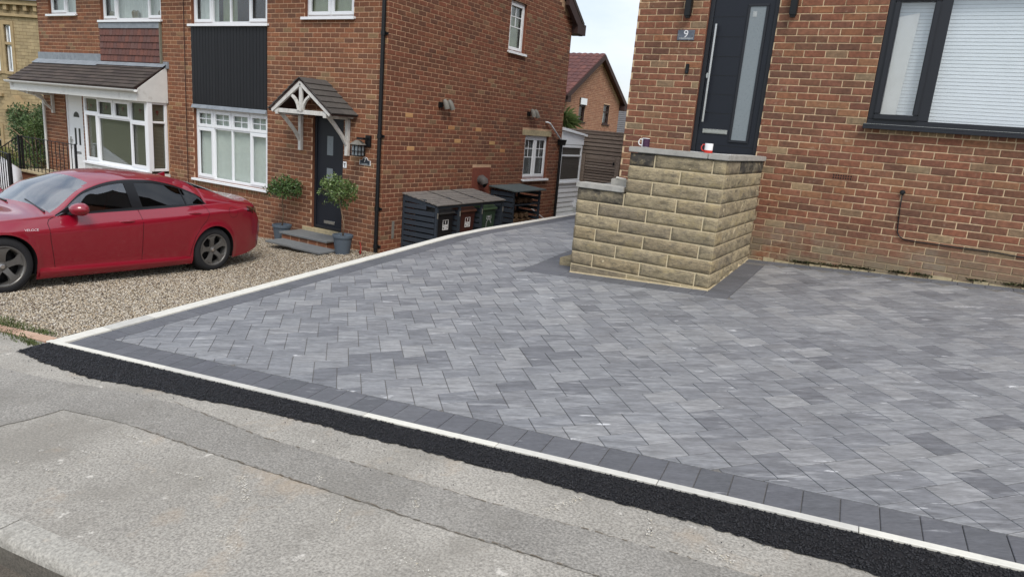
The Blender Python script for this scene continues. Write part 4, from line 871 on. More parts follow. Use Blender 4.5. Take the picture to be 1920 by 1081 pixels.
# black board cladding between the two windows
mb = MB(); F7.box(mb,PANEL7[0],PANEL7[1],-.088,PANEL7[3],-.03,-.004); CL = mb.build('cladding_panel','black_cladding',H7)
nb = 24; wv = (PANEL7[1]-PANEL7[0])/nb
for k in range(nb):
    mb = MB(); mb.tone = random.random(); a = PANEL7[0]+wv*k; F7.box(mb,a+.004,a+wv-.004,-.086,PANEL7[3]-.001,-.004,.012); mb.build('board','black_cladding',CL,bevel=.004)
mb = MB(); mb.prism([F7.p(PANEL7[0],-.16,.055),F7.p(PANEL7[0],-.16,0),F7.p(PANEL7[0],-.085,0),F7.p(PANEL7[0],-.085,.018)],(PANEL7[1]-PANEL7[0],0,0)); mb.build('lead_flashing','lead',H7)
# front door
mb = MB(); frame(F7,mb,-10.0,-9.205,-2.19,-.02,.05,-.13,-.06); mb.build('door_frame','anthracite',H7,bevel=.003)
mb = MB(); F7.box(mb,-9.95,-9.255,-2.14,-.07,-.12,-.085); D7 = mb.build('door','anthracite_door',H7,bevel=.003)
for z0,z1 in ((-.80,-.45),(-1.36,-1.04)):
    mb = MB(); F7.box(mb,-9.695,-9.54,z0,z1,-.09,-.082); mb.build('door_pane','glass_frosted',D7)
mb = MB(); F7.box(mb,-9.74,-9.46,-2.09,-2.03,-.085,-.072); mb.build('letter_plate','steel',D7,bevel=.003)
mb = MB(); mb.bar(F7.p(-9.36,-1.24,-.05),F7.p(-9.27,-1.25,-.05),.02,.02); mb.build('handle','steel',D7)
mb = MB(); F7.box(mb,-10.24,-9.20,-2.375,-2.205,-.10,.012); mb.build('threshold','threshold_stone',H7,bevel=.006)
# downpipe at the corner, gutter pipes at the back
mb = MB(); x,y = X7-.055,Y7-.05; mb.tube([(x,y,EAVE-.1),(x,y,-2.55)],.036,12)
for z in (1.35,-.35,-1.62,-2.3): mb.tube([(x,y,z-.035),(x,y,z+.035)],.046,12); mb.box(x-.075,x+.075,y+.03,y+.05,z-.02,z+.02)
smooth_by_angle(mb.build('downpipe','black_plastic',H7))
mb = MB(); x,y = X7+.06,15.80; mb.tube([(x,y,-.32),(x+.005,y,-2.45)],.036,10); mb.prism([(x-.07,y-.1,-.22),(x+.09,y-.1,-.22),(x+.05,y-.1,-.36),(x-.04,y-.1,-.36)],(0,.22,0)); smooth_by_angle(mb.build('downpipe','black_plastic',H7))
mb = MB(); mb.tube([S7.p(14.98,.17,.0),S7.p(15.0,.17,.05),S7.p(15.1,.15,.06),S7.p(15.72,-.22,.07)],.02,8); mb.build('overflow_pipe','white_upvc',H7,smooth=True)
mb = MB(); mb.tube([S7.p(14.62,-1.92,.02),S7.p(15.3,-2.25,.10)],.014,6); mb.build('condensate_pipe','white_upvc',H7)
for (y,z,lb) in ((10.74,.30,'twin grey security light high on brick wall nearer the corner downpipe'),(14.1,.33,'twin grey security light on brick wall above the small white window')):
    t = thing('security_light',S7.p(y,z,0),lb,'security light','security lights on the side wall')
    mb = MB(); S7.box(mb,y-.05,y+.04,z-.06,z+.04,0,.05); mb.build('back_plate','black_plastic',t,bevel=.006)
    for k in (0,1): mb = MB(); c = S7.p(y+.05+.15*k,z+.02,.10); mb.tube([c+Vector((.03,.02+.03*k,-.10)),c+Vector((.0,0,.02)),c+Vector((-.03,-.01,.07))],[.052,.052,.035],12); smooth_by_angle(mb.build('spot_head','security_light',t),50)
# lean-to behind the house
LT = thing('lean_to',(X7,16.6,-2.2),'white lean-to extension with one window and white boarding behind brick house','extension')
mb = MB(); mb.box(-10,X7-.03,15.93,17.22,-2.4,-.33); mb.build('wall','fascia',LT)
LTF = Face((X7-.02,0,0),(0,1,0),(1,0,0))
mb = MB(); mb.prism([LTF.p(15.93,-.33,.02),LTF.p(17.25,-.33,.02),LTF.p(17.25,-.10,.02),LTF.p(15.93,.03,.02)],(-.1,0,0)); mb.prism([LTF.p(15.9,.02,.08),LTF.p(17.33,-.10,.08),LTF.p(17.33,-.05,.08),LTF.p(15.9,.09,.08)],(-1.8,0,0)); mb.build('fascia_board','white_upvc',LT)
window(LT,LTF,15.95,17.18,-1.30,-.36,[(0,1,.72,1,'f'),(0,1,0,.72,'f')],d=.03,sill=.03)
mb = MB(); LTF.box(mb,15.99,17.14,-1.27,-.38,-.009,-.003); mb.build('inner_panel','flue',LT)
for k in range(8):
    mb = MB(); z = -2.35+.128*k; mb.prism([LTF.p(15.93,z,.03),LTF.p(15.93,z+.124,.012),LTF.p(15.93,z+.124,-.02),LTF.p(15.93,z,-.02)],(0,1.29,0)); mb.build('board','white_upvc',LT)
mb = MB(); LTF.box(mb,16.95,17.07,-2.02,-1.84,.02,.10); mb.build('vent_box','white_upvc',LT,bevel=.01)

# gabled door canopy, part of house 7
CX0,CX1,CXM,CY,ZE,ZA = -10.43,-8.90,-9.665,8.58,-.055,.475
mb = MB(); bb = mb.bar
def fr(a,b,w=.055,h=.075): mb.bar(a,b,w,h,up=(0,1,0))
yf = CY+.03
mb.bar((CX0+.02,yf,ZE),(CXM,yf,ZA-.03),.045,.095,up=(0,0,1)); mb.bar((CXM,yf,ZA-.03),(CX1-.02,yf,ZE),.045,.095)
mb.bar((CX0+.07,yf+.02,ZE+.0),(CX1-.13,yf+.02,ZE+.0),.045,.075); mb.bar((CXM,yf+.01,ZE),(CXM,yf+.01,ZA-.06),.07,.045,up=(0,1,0))
for sgn in (-1,1): # curved struts
    pts = [(CXM+sgn*.045,yf+.005,ZE+.02),(CXM+sgn*.07,yf+.005,ZE+.12),(CXM+sgn*.13,yf+.005,ZE+.21),(CXM+sgn*.22,yf+.005,ZE+.275)]
    for a,b in zip(pts,pts[1:]): mb.bar(a,b,.045,.05,up=(0,1,0))
for x in (CX0+.15,CX1-.17): # wall posts, top rails, braces
    mb.box(x-.035,x+.035,Y7-.07,Y7-.002,-.76,-.09); mb.box(x-.035,x+.035,CY+.02,Y7-.002,-.125,-.055)
    pts = [(x,Y7-.05,-.57),(x,Y7-.18,-.40),(x,Y7-.36,-.22),(x,Y7-.5,-.10)]
    for a,b in zip(pts,pts[1:]): mb.bar(a,b,.05,.06)
for sx in (CX1-.06,CX0+.06):
    for y in (8.78,9.12): mb.box(sx-.05,sx+.05,y-.02,y+.02,ZE-.045,ZE-.012)
CAN = mb.build('canopy','weathered_white',H7,bevel=.004)
mb = MB()
for sgn,xe in ((-1,CX0-.03),(1,CX1+.03)): mb.prism([(xe,CY,ZE-.02),(CXM,CY,ZA+.01),(CXM,CY,ZA+.03),(xe,CY,ZE+.0)],(0,Y7-CY-.003,0))
mb.build('roof_boards','brown_wood',CAN)
for sgn,xe in ((1,CX1+.035),(-1,CX0-.035)):
    for k in range(6):
        for j in range(2):
            a = Vector((xe,0,ZE)); b = Vector((CXM+sgn*.01,0,ZA+.04)); d = (b-a)/6; up = Vector((-d.z*sgn,0,d.x*sgn)).normalized(); up = up if up.z > 0 else -up
            y0 = CY-.015+j*.315; y1 = y0+.312 if j == 0 else Y7-.004
            p0 = a+d*k+up*.035; p1 = a+d*(k+1.12)+up*.014; mb = MB(); mb.tone = random.random()
            mb.prism([Vector((p0.x,y0,p0.z)),Vector((p1.x,y0,p1.z)),Vector((p1.x,y0,p1.z))-up*.014,Vector((p0.x,y0,p0.z))-up*.022],(0,y1-y0,0)); mb.build('tile','canopy_tile',CAN)
# small white bell plate, lantern, plaque 7
t = thing('bell_plate',(-9.12,9.2,-.93),'small white bell plate with a black mark beside the dark door','bell plate')
mb = MB(); F7.box(mb,-9.185,-9.10,-.985,-.87,0,.015); mb.build('plate','white_upvc',t,bevel=.005)
mb = MB(); F7.box(mb,-9.165,-9.12,-.915,-.90,.015,.017); F7.box(mb,-9.145,-9.13,-.965,-.91,.015,.0165); mb.build('mark','black_plastic',t)
t = thing('wall_lantern',(-8.62,9.1,-.72),'black square wall lantern with pyramid cap above plaque number 7','wall lantern')
lx,ly = -8.70,9.05
mb = MB(); mb.box(-8.64,-8.52,9.165,9.198,-.56,-.36); mb.box(-8.60,-8.56,9.08,9.18,-.44,-.40); mb.box(lx-.02,-8.57,9.03,9.07,-.44,-.405); mb.build('bracket','black_plastic',t)
mb = MB(); h = .085; mb.add([(lx-h-.02,ly-h-.02,-.53),(lx+h+.02,ly-h-.02,-.53),(lx+h+.02,ly+h+.02,-.53),(lx-h-.02,ly+h+.02,-.53),(lx-.03,ly-.03,-.455),(lx+.03,ly-.03,-.455),(lx+.03,ly+.03,-.455),(lx-.03,ly+.03,-.455)],[(0,3,2,1),(4,5,6,7),(0,1,5,4),(1,2,6,5),(2,3,7,6),(3,0,4,7)]); mb.build('cap','security_light',t)
mb = MB()
for a in (-1,0,1):
    for b in (-1,0,1):
        if a or b:
            mb.box(lx+a*h-.007,lx+a*h+.007,ly+b*h-.007,ly+b*h+.007,-.725,-.53)
for z in (-.725,-.64,-.545): mb.box(lx-h-.006,lx+h+.006,ly-h-.006,ly+h+.006,z-.005,z+.005) if z < -.7 else [mb.box(lx-h,lx+h,ly+q*h-.005,ly+q*h+.005,z-.005,z+.005) for q in (-1,1)]+[mb.box(lx+q*h-.005,lx+q*h+.005,ly-h,ly+h,z-.005,z+.005) for q in (-1,1)]
mb.build('cage','black_plastic',t)
mb = MB(); mb.box(lx-h+.012,lx+h-.012,ly-h+.012,ly+h-.012,-.715,-.535); mb.build('lantern_glass','glass_frosted',t)
t = thing('house_number_plaque',(-8.65,9.2,-.88),'black arched plaque with white border and white number 7 on brick','plaque')
out = [(-.13,-.065),(.13,-.065),(.13,.02),(.07,.025)]+[(.065*math.cos(a),.025+.055*math.sin(a)) for a in np.linspace(.3,math.pi-.3,9)]+[(-.07,.025),(-.13,.02)]
mb = MB(); mb.prism([F7.p(-8.65+u,-.82+z,0) for u,z in out],(0,-.010,0)); mb.build('border','print_white',t)
mb = MB(); mb.prism([F7.p(-8.65+u*.90,-.82+(z+.0)*.88,.009) for u,z in out],(0,-.004,0)); mb.build('field','plaque_black',t)
text_mesh('number','7',.105,F7,-8.65,-.80,.0135,'print_white',t)
mb = MB(); F7.box(mb,-8.735,-8.585,-.868,-.858,.0131,.0139); mb.build('small_lettering','print_grey',t)
# door steps
t = thing('door_steps',(-9.5,8.6,-2.45),'two low steps of grey slabs over brick at the dark door','steps')
mb = MB(); mb.box(-10.23,-9.06,8.69,9.185,-2.46,-2.315); SB = mb.build('riser','mortar7',t)
SF = Face((0,8.688,0),(1,0,0),(0,-1,0)); SR = Face((-9.058,0,0),(0,1,0),(1,0,0))
for k in range(5): mb = MB(); brick_add(mb,SF,-10.23+.235*k+.006,-10.23+.235*(k+1)-.006,-2.44,-2.32,random.random()*.7); mb.build('brick','brick7',t)
for k in range(2): mb = MB(); brick_add(mb,SR,8.70+.24*k,8.70+.24*k+.225,-2.44,-2.32,random.random()*.7); mb.build('brick','brick7',t)
for a,b,y0,y1,z in ((-10.27,-9.64,8.655,9.185,-2.275),(-9.63,-9.02,8.655,9.185,-2.275),(-10.20,-9.47,8.28,8.69,-2.395),(-9.46,-8.76,8.25,8.69,-2.395)):
    mb = MB(); mb.tone = random.random(); mb.box(a,b,y0,y1,z-.035,z); mb.build('slab','slab',t,bevel=.004)

# ---------------------------------------------------------------- house 5
DOOR5 = (-18.83,-18.02,-2.06,-.05); WINU5 = (-16.98,-14.64,1.60,2.55); WINS5 = (-19.30,-18.02,1.75,2.55); BAY = (-17.08,-14.5,8.73,-2.6,-.1)
HT = (-17.03,-14.665,.72,1.52)
ops5 = [DOOR5+(.12,),WINU5+(.12,),WINS5+(.12,),(BAY[0]+.05,BAY[1]-.05,-1.65,-.1,.3)]
wall_sheet(F7,X5,XP,BASE,EAVE,ops5,house=H5,rm='brick7').build('wall','mortar7',H5)
mb = MB(); mb.add([(X5,Y7,BASE),(X5,YB,BASE),(X5,YB,EAVE),(X5,Y7,EAVE)],[(0,1,2,3)]); mb.add([(X5,YB,BASE),(XP,YB,BASE),(XP,YB,EAVE),(X5,YB,EAVE)],[(0,1,2,3)]); mb.build('side_wall','brick7',H5)
mb = MB(); mb.add([(X5,Y7+2.2,BASE),(XP-.01,Y7+2.2,BASE),(XP-.01,Y7+2.2,EAVE),(X5,Y7+2.2,EAVE)],[(0,1,2,3)]); mb.add([(X5,Y7+.3,.6),(XP-.01,Y7+.3,.6),(XP-.01,YB,.6),(X5,YB,.6)],[(0,1,2,3)]); mb.build('interior','interior',H5)
b5 = lay_bricks(F7,X5,XP-.001,-2.70,EAVE,CH7,.225,.0125,[DOOR5,WINU5,WINS5,HT,(BAY[0],BAY[1],-2.7,.05)],31,off=.0)
lay_out(H5,b5,'brick7',.225,CH7,.0125,nind=150)
mb = MB(); mb.tube([F7.p(XP+.03,EAVE-.1,.02),F7.p(XP+.03,-2.5,.02)],.008,6); mb.build('cable','brown_wood',H5)
w5 = window(H5,F7,*WINU5,[(0,.24,0,1,'c'),(.24,.76,0,1,'f'),(.76,1,0,1,'c')],sill=.05); curtain(w5,F7,-16.9,-14.7,1.6,2.6,-.22,'net',folds=16,amp=.03)
mb = MB(); 
for k,(x,s) in enumerate(((-16.75,.05),(-16.68,.035),(-15.85,.06),(-15.72,.05),(-15.78,.04),(-14.9,.035))): mb.lathe([(.0001,0),(s*.7,.0),(s,.06+s),(s*.5,.11+s),(.0001,.12+s)],10,c=(x,Y7+.14,1.66))
mb.build('ornaments','blind_tan',w5)
w5s = window(H5,F7,*WINS5,[(0,.55,0,1,'c'),(.55,1,0,1,'f')],sill=.05); curtain(w5s,F7,-19.25,-18.05,1.7,2.6,-.2,'net',folds=5,amp=.01)
mb = MB(); F7.box(mb,HT[0],HT[1],1.425,1.545,0,.035); mb.build('lead_flashing','lead',H5)
mb = MB(); F7.box(mb,HT[0],HT[1],.70,1.42,0,.006); HTP = mb.build('tile_hanging','hung_tile',H5)
for row in range(5):
    n = 17; w_ = (HT[1]-HT[0])/n; z1 = 1.43-.14*row
    for k in range(n+1):
        a = HT[0]+w_*(k-(.5 if row % 2 else 0)); b = min(a+w_-.009,HT[1]); a = max(a,HT[0])
        if b-a < .03: continue
        mb = MB(); mb.tone = random.random(); mb.add([F7.p(a,z1-.155,.032),F7.p(b,z1-.155,.032),F7.p(b,z1,.012),F7.p(a,z1,.012),F7.p(a,z1-.155,.018),F7.p(b,z1-.155,.018),F7.p(b,z1,.002),F7.p(a,z1,.002)],[(0,1,2,3),(0,4,5,1),(1,5,6,2),(0,3,7,4),(3,2,6,7)]); mb.build('tile','hung_tile',HTP)
mb = MB(); F7.box(mb,HT[1],HT[1]+.035,.65,1.54,0,.045); mb.build('edge_strip','blind_tan',H5)
# lean-to roof over door and bay
RX0,RX1,RYF,RZF,RZB = -19.93,-14.50,8.47,.135,.66
def RP(x,t,h=0): # t 0 at the eaves, 1 at the wall
    d = Vector((0,Y7-RYF,RZB-RZF)).normalized(); n = Vector((0,-d.z,d.y)); p = Vector((x,RYF,RZF))+Vector((0,Y7-RYF,RZB-RZF))*t+n*h; return p
mb = MB(); mb.prism([RP(RX0+.02,0,-.05),RP(RX0+.02,1,-.05),RP(RX0+.02,1,0),RP(RX0+.02,0,0)],(RX1-RX0-.04,0,0)); PR = mb.build('porch_roof','brown_wood',H5)
rows,ncol = 7,18; cw = (RX1-RX0)/ncol
for row in range(rows):
    for k in range(ncol+1):
        a = RX0+cw*(k-(.5 if row % 2 else 0)); b = min(a+cw-.005,RX1); a = max(a,RX0)
        if b-a < .04: continue
        t0,t1 = row/rows*.95-.02,(row+1.15)/rows*.95; h = random.gauss(0,.0015); mb = MB(); mb.tone = random.random()
        p = [RP(a,t0,.034+h),RP(b,t0,.034+h),RP(b,t1,.012),RP(a,t1,.012),RP(a,t0,.014),RP(b,t0,.014),RP(b,t1,-.002),RP(a,t1,-.002)]
        mb.add(p,[(0,1,2,3),(0,4,5,1),(1,5,6,2),(0,3,7,4),(3,2,6,7)]); mb.build('tile','roof_tile',PR)
mb = MB(); mb.add([RP(RX0-.04,.80,.04),RP(HT[0]+.02,.80,.04),RP(HT[0]+.02,1.0,.045),RP(RX0-.04,1.0,.045)],[(0,1,2,3)]); mb.add([RP(HT[0]+.02,.86,.04),RP(RX1+.05,.86,.04),RP(RX1+.05,1.0,.045),RP(HT[0]+.02,1,.045)],[(0,1,2,3)])
F7.box(mb,RX0+.0,HT[0]-.003,.66,.86,0,.018); F7.box(mb,HT[0],RX1+.05,.66,.70,0,.018); F7.box(mb,RX1-.06,RX1+.09,.60,.74,0,.04); mb.build('lead_flashing','lead',PR)
mb = MB(); mb.box(RX0-.02,RX1+.02,RYF+.03,RYF+.055,-.125,.075); mb.box(RX0,RX1,RYF+.06,Y7-.003,-.118,-.105); mb.box(RX1+.0,RX1+.02,RYF+.057,Y7-.004,-.125,.10); mb.prism([(RX1+.001,RYF+.058,.09),(RX1+.001,Y7-.004,.09),(RX1+.001,Y7-.004,.64),(RX1+.001,RYF+.058,.13)],(.018,0,0)); mb.build('fascia_board','fascia',PR)
mb = MB(); pr = [(.055*math.cos(a),.055*math.sin(a)) for a in np.linspace(math.pi,2*math.pi,9)]+[(.048*math.cos(a),.048*math.sin(a)) for a in np.linspace(2*math.pi,math.pi,9)]
mb.prism([(RX0-.08,RYF-.03+a,.105+b) for a,b in pr],(RX1-RX0+.16,0,0)); mb.build('gutter','fascia',PR)
mb = MB(); x = -19.72; mb.tube([(x-.1,RYF-.02,.06),(x-.06,RYF+.1,-.1),(x,9.10,-.24),(x,9.13,-.35),(x,9.13,-2.45)],.034,10); smooth_by_angle(mb.build('downpipe','fascia',H5))
mb = MB(); mb.box(-19.38,-19.31,9.14,9.198,-.62,-.13); mb.box(-19.38,-19.31,8.60,9.14,-.19,-.13)
pts = [(-19.345,9.14,-.52),(-19.345,9.02,-.42),(-19.345,8.95,-.3),(-19.345,8.78,-.2)]
for a,b in zip(pts,pts[1:]): mb.bar(a,b,.05,.05)
mb.build('bracket','weathered_white',H5)
# bay window
FB = Face((0,BAY[2],0),(1,0,0),(0,-1,0)); FBR = Face((BAY[1],0,0),(0,1,0),(1,0,0))
mb = MB(); mb.box(BAY[0],BAY[1]-.001,BAY[2]+.02,Y7-.01,-2.62,-1.80); BB = mb.build('bay_base','mortar7',H5)
bb_ = lay_bricks(FB,BAY[0],BAY[1],-2.62,-1.80,CH7,.225,.0125,[],41); bb_ = [(Face((0,BAY[2]+.014,0),(1,0,0),(0,-1,0)),)+b[1:] for b in bb_]; mb = MB()
for b in bb_: brick_add(mb,*b[:6])
mb.build('brickwork','brick7',BB,kind='stuff')
mb = MB(); FB.box(mb,BAY[0]-.01,BAY[1]+.01,-1.80,-1.66,-.02,.015); FBR.box(mb,BAY[2]+.02,Y7-.005,-1.80,-1.66,-.05,.015); mb.build('sill_board','fascia',BB)
wb = window(H5,FB,BAY[0],BAY[1]-.02,-1.60,-.115,[(0,.23,.76,1,'f'),(.23,.49,.70,1,'c'),(.49,.74,.70,1,'c'),(.74,1,.70,1,'f'),(0,.23,0,.76,'c'),(.23,.74,0,.70,'f'),(.74,1,0,.70,'c')],d=-.02,sill=.03)
wr = window(H5,FBR,BAY[2]+.03,Y7-.01,-1.60,-.115,[(0,1,.71,1,'f'),(0,1,0,.71,'f')],d=-.02,sill=.0)
mb = MB(); mb.box(BAY[1]-.11,BAY[1]+.004,BAY[2]-.004,BAY[2]+.11,-1.60,-.115); mb.build('corner_post','white_upvc',H5,bevel=.006)
blind(wb,FB,BAY[0]+.03,BAY[1]-.1,-1.58,-.13,-.10,'blind_tan',.034,1.5); blind(wr,FBR,BAY[2]+.16,Y7-.03,-1.58,-.13,-.09,'blind_tan',.034,1.5)
mb = MB()
def motif(F,u,z,d):
    for a in (90,30,150,-30,210,-90):
        q = math.radians(a); L_ = .085 if a == -90 else .045; w_ = .012; c = (math.cos(q),math.sin(q)); n = (-c[1],c[0])
        mb.add([F.p(u,z,d),F.p(u+c[0]*L_*.5+n[0]*w_,z+c[1]*L_*.5+n[1]*w_,d),F.p(u+c[0]*L_,z+c[1]*L_,d),F.p(u+c[0]*L_*.5-n[0]*w_,z+c[1]*L_*.5-n[1]*w_,d)],[(0,1,2,3)])
for u in (.115,.36,.615,.87): motif(FB,BAY[0]+(BAY[1]-BAY[0])*u,-.32,-.036)
motif(FBR,8.97,-.33,-.036); mb.build('glass_motif','red_motif',wb)
# white front door of house 5
mb = MB(); frame(F7,mb,*DOOR5,.06,-.1,-.03); mb.build('door_frame','white_upvc',H5,bevel=.004)
mb = MB(); F7.box(mb,DOOR5[0]+.06,DOOR5[1]-.06,DOOR5[2]+.06,DOOR5[3]-.06,-.09,-.05); D5 = mb.build('door','white_upvc',H5,bevel=.003)
mb = MB(); n = 14; vs = [F7.p(-18.40+.13*math.cos(a),-.66+.13*math.sin(a),-.047) for a in np.linspace(0,math.pi,n)]; mb.prism(vs,(0,-.004,0)); F7.box(mb,-18.53,-18.45,-1.34,-.93,-.05,-.046); F7.box(mb,-18.34,-18.26,-1.34,-.93,-.05,-.046); mb.build('door_pane','car_black',D5)
mb = MB(); F7.box(mb,-18.52,-18.27,-1.56,-1.50,-.05,-.04); mb.build('letter_plate','steel',D5); mb = MB(); F7.box(mb,-18.72,-18.69,-1.45,-1.15,-.05,-.02); F7.box(mb,-18.72,-18.62,-1.25,-1.22,-.03,-.01); mb.build('handle','steel',D5)
for z0,z1 in ((-1.95,-1.62),): mb = MB(); frame(F7,mb,-18.60,-18.20,z0,z1,.02,-.05,-.043); mb.build('panel_moulding','white_upvc',D5)
# ================================================================ BIN STORE, BINS, LOG STORE
BS = thing('bin_store',(-7.8,10.86,-2.42),'slate grey slatted timber bin store with sloping board roof against brick wall','bin store')
bx0,bx1,by0,by1,zb = -8.20,-7.40,9.74,11.99,-2.46
def bs_top(x): return -1.345+(x-bx0)/(bx1-bx0)*(-.125)
posts_y = [9.765,10.455,11.205,11.965]
mb = MB()
for y in posts_y:
    mb.box(bx1-.045,bx1,y-.022,y+.022,zb,bs_top(bx1)-.03); mb.box(bx0,bx0+.045,y-.022,y+.022,zb,bs_top(bx0)-.03)
mb.box(bx1-.045,bx1-.002,by0+.048,by1-.05,bs_top(bx1)-.075,bs_top(bx1)-.032); mb.box(bx0,bx0+.04,by0+.05,by1-.05,bs_top(bx0)-.08,bs_top(bx0)-.03)
mb.build('post','slate_board',BS)
for y in posts_y:
    for k in range(10):
        z = zb+.04+.104*k; x1_ = bx1-.05
        if z+.085 > bs_top(bx1)-.04: x1_ = bx0+.55
        mb = MB(); mb.tone = random.random(); yy = y-.032 if y == posts_y[0] else y-.008
        mb.box(bx0+.05,x1_,yy,yy+.016,z,z+.078); mb.build('slat','slate_board',BS)
for y in (posts_y[0],): mb = MB(); mb.tone=.5; mb.prism([(bx0+.05,y-.03,bs_top(bx0)-.13),(bx1-.05,y-.03,bs_top(bx1)-.06),(bx1-.05,y-.03,bs_top(bx1)-.03),(bx0+.05,y-.03,bs_top(bx0)-.03)],(0,.016,0)); mb.build('slat','slate_board',BS)
for k in range(8): # roof boards
    mb = MB(); mb.tone = random.random(); w_ = (bx1-bx0+.06)/8; x = bx0-.01+w_*k
    mb.prism([(x,by0-.02,bs_top(x)-.012),(x+w_-.024,by0-.02,bs_top(x+w_)-.012),(x+w_-.024,by0-.02,bs_top(x+w_)+.006),(x,by0-.02,bs_top(x)+.006)],(0,by1-by0+.04,0)); mb.build('roof_board','store_roof',BS)
for y in (10.455,11.205): mb = MB(); mb.prism([(bx0,y-.006,bs_top(bx0)+.007),(bx1+.03,y-.006,bs_top(bx1)+.005),(bx1+.03,y-.006,bs_top(bx1)+.011),(bx0,y-.006,bs_top(bx0)+.013)],(0,.012,0)); mb.build('roof_joint','black_plastic',BS)
for y in posts_y: mb = MB(); mb.box(bx1,bx1+.004,y-.016,y+.016,-1.72,-1.62); mb.build('hinge','security_light',BS)
BF = lambda x: Face((x,0,0),(0,1,0),(1,0,0))
def bin_(y,m,ml,label,kind):
    x0,x1,y0,y1 = -8.02,-7.47,y-.235,y+.235; t = thing('wheelie_bin',(-7.8,y,-2.42),label,'wheelie bin','wheelie bins in the bin store')
    mb = MB(); q = .04; mb.add([(x0+q,y0+q,-2.42),(x1-q,y0+q,-2.42),(x1-q,y1-q,-2.42),(x0+q,y1-q,-2.42),(x0,y0,-1.66),(x1,y0,-1.66),(x1,y1,-1.66),(x0,y1,-1.66)],[(0,3,2,1),(4,5,6,7),(0,1,5,4),(1,2,6,5),(2,3,7,6),(3,0,4,7)]); mb.box(x0-.01,x1+.012,y0-.012,y1+.012,-1.685,-1.65); mb.build('bin_body',m,t,bevel=.008)
    mb = MB(); mb.prism([(x0,y0-.015,-1.645),(x1+.02,y0-.015,-1.645),(x1+.02,y0-.015,-1.625),(x1-.08,y0-.015,-1.575),(x0+.1,y0-.015,-1.545),(x0,y0-.015,-1.56)],(0,y1-y0+.03,0)); mb.box(x1+.0,x1+.028,y0-.02,y1+.02,-1.66,-1.64); mb.build('lid',ml,t,bevel=.005)
    F = BF(x1-.012); mb = MB()
    if kind < 2:
        frame(F,mb,y-.085,y+.085,-1.96,-1.77,.011,0,.006); F.box(mb,y-.010,y+.006,-1.845,-1.79,0,.006); F.box(mb,y-.073,y+.073,-1.872,-1.862,0,.006)
        for a_,b_ in ((-.06,-.035),(-.028,-.005),(.002,.03),(.037,.06)): F.box(mb,y+a_,y+b_,-1.905,-1.882,0,.006)
        for a_,b_ in ((-.045,-.02),(-.013,.012),(.02,.048)): F.box(mb,y+a_,y+b_,-1.94,-1.917,0,.006)
        if kind == 1: F.box(mb,y-.10,y+.08,-2.22,-2.13,0,.006)
    else:
        frame(F,mb,y-.085,y+.085,-1.86,-1.70,.012,0,.006); F.box(mb,y-.01,y+.01,-1.77,-1.72,0,.006); F.box(mb,y-.05,y+.05,-1.83,-1.79,0,.006)
        for a in np.arange(20,330,20):
            c,s = math.cos(math.radians(a)),math.sin(math.radians(a)); c2,s2 = math.cos(math.radians(a+15)),math.sin(math.radians(a+15))
            mb.add([F.p(y+.075*c,-1.99+.12*s,.004),F.p(y+.10*c,-1.99+.15*s,.004),F.p(y+.10*c2,-1.99+.15*s2,.004),F.p(y+.075*c2,-1.99+.12*s2,.004)],[(0,1,2,3)])
    mb.build('printed_label','print_white' if kind < 2 else 'print_grey',t)
    for yy in (y0+.06,y1-.06): mb = MB(); mb.lathe([(.0001,-.02),(.09,-.02),(.09,.02),(.0001,.02)],14,c=(x0+.05,yy,-2.33),axis='y'); mb.build('wheel','tyre',t)
bin_(10.12,'bin_black','bin_lid_black','black wheelie bin with a white square label in bin store',0); bin_(10.83,'bin_brown','bin_lid_brown','brown wheelie bin between the black and green bins',1); bin_(11.58,'bin_green','bin_lid_green','green wheelie bin with recycling ring in the right bay',2)
LS = thing('log_store',(-7.9,13.3,-2.35),'small dark slatted log store with grey felt roof under white window','log store')
lx0,lx1,ly0,ly1 = -8.20,-7.60,12.72,13.90
mb = MB()
for y in (ly0+.02,ly1-.02):
    for x in (lx0+.02,lx1-.02): mb.box(x-.02,x+.02,y-.02,y+.02,-2.42,-1.37)
mb.box(lx0,lx1,ly0,ly1,-1.68,-1.66); mb.box(lx0,lx1,ly0,ly1,-2.30,-2.27); mb.build('frame','slate_board',LS)
for y in (ly0-.018,ly1+.002):
    for k in range(9): mb = MB(); mb.tone = random.random(); z = -2.40+.115*k; mb.box(lx0,lx1,y,y+.016,z,z+.09 if y < 13 else z+.07); mb.build('slat','slate_board',LS)
mb = MB(); mb.prism([(lx0-.02,ly0-.08,-1.315),(lx1+.10,ly0-.08,-1.365),(lx1+.10,ly0-.08,-1.34),(lx0-.02,ly0-.08,-1.29)],(0,ly1-ly0+.16,0)); mb.build('felt_roof','felt',LS)
r = random.Random(12)
logs = []
for k,(y,z) in enumerate([(12.87+.17*i,-2.19) for i in range(6)]+[(12.95+.17*i,-2.05) for i in range(5)]+[(13.03+.2*i,-1.92) for i in range(3)]+[(12.9+.17*i,-1.60) for i in range(5)]):
    t = None; mb = MB(); mb.tone = r.random(); rr = r.uniform(.055,.075); n = 7; a0 = r.uniform(0,6)
    mb.prism([(lx0+.06,y+rr*math.cos(a0+6.283*i/n)*r.uniform(.8,1.1),z+rr*math.sin(a0+6.283*i/n)*r.uniform(.8,1.1)) for i in range(n)],(.46+r.uniform(-.03,.05),0,0))
    o = mb.build('log','log',label='split firewood log on the upper shelf of the log store' if z > -1.7 else 'split firewood log in the lower heap of the log store',cat='log',group='logs on the upper shelf' if z > -1.7 else 'logs in the lower heap')

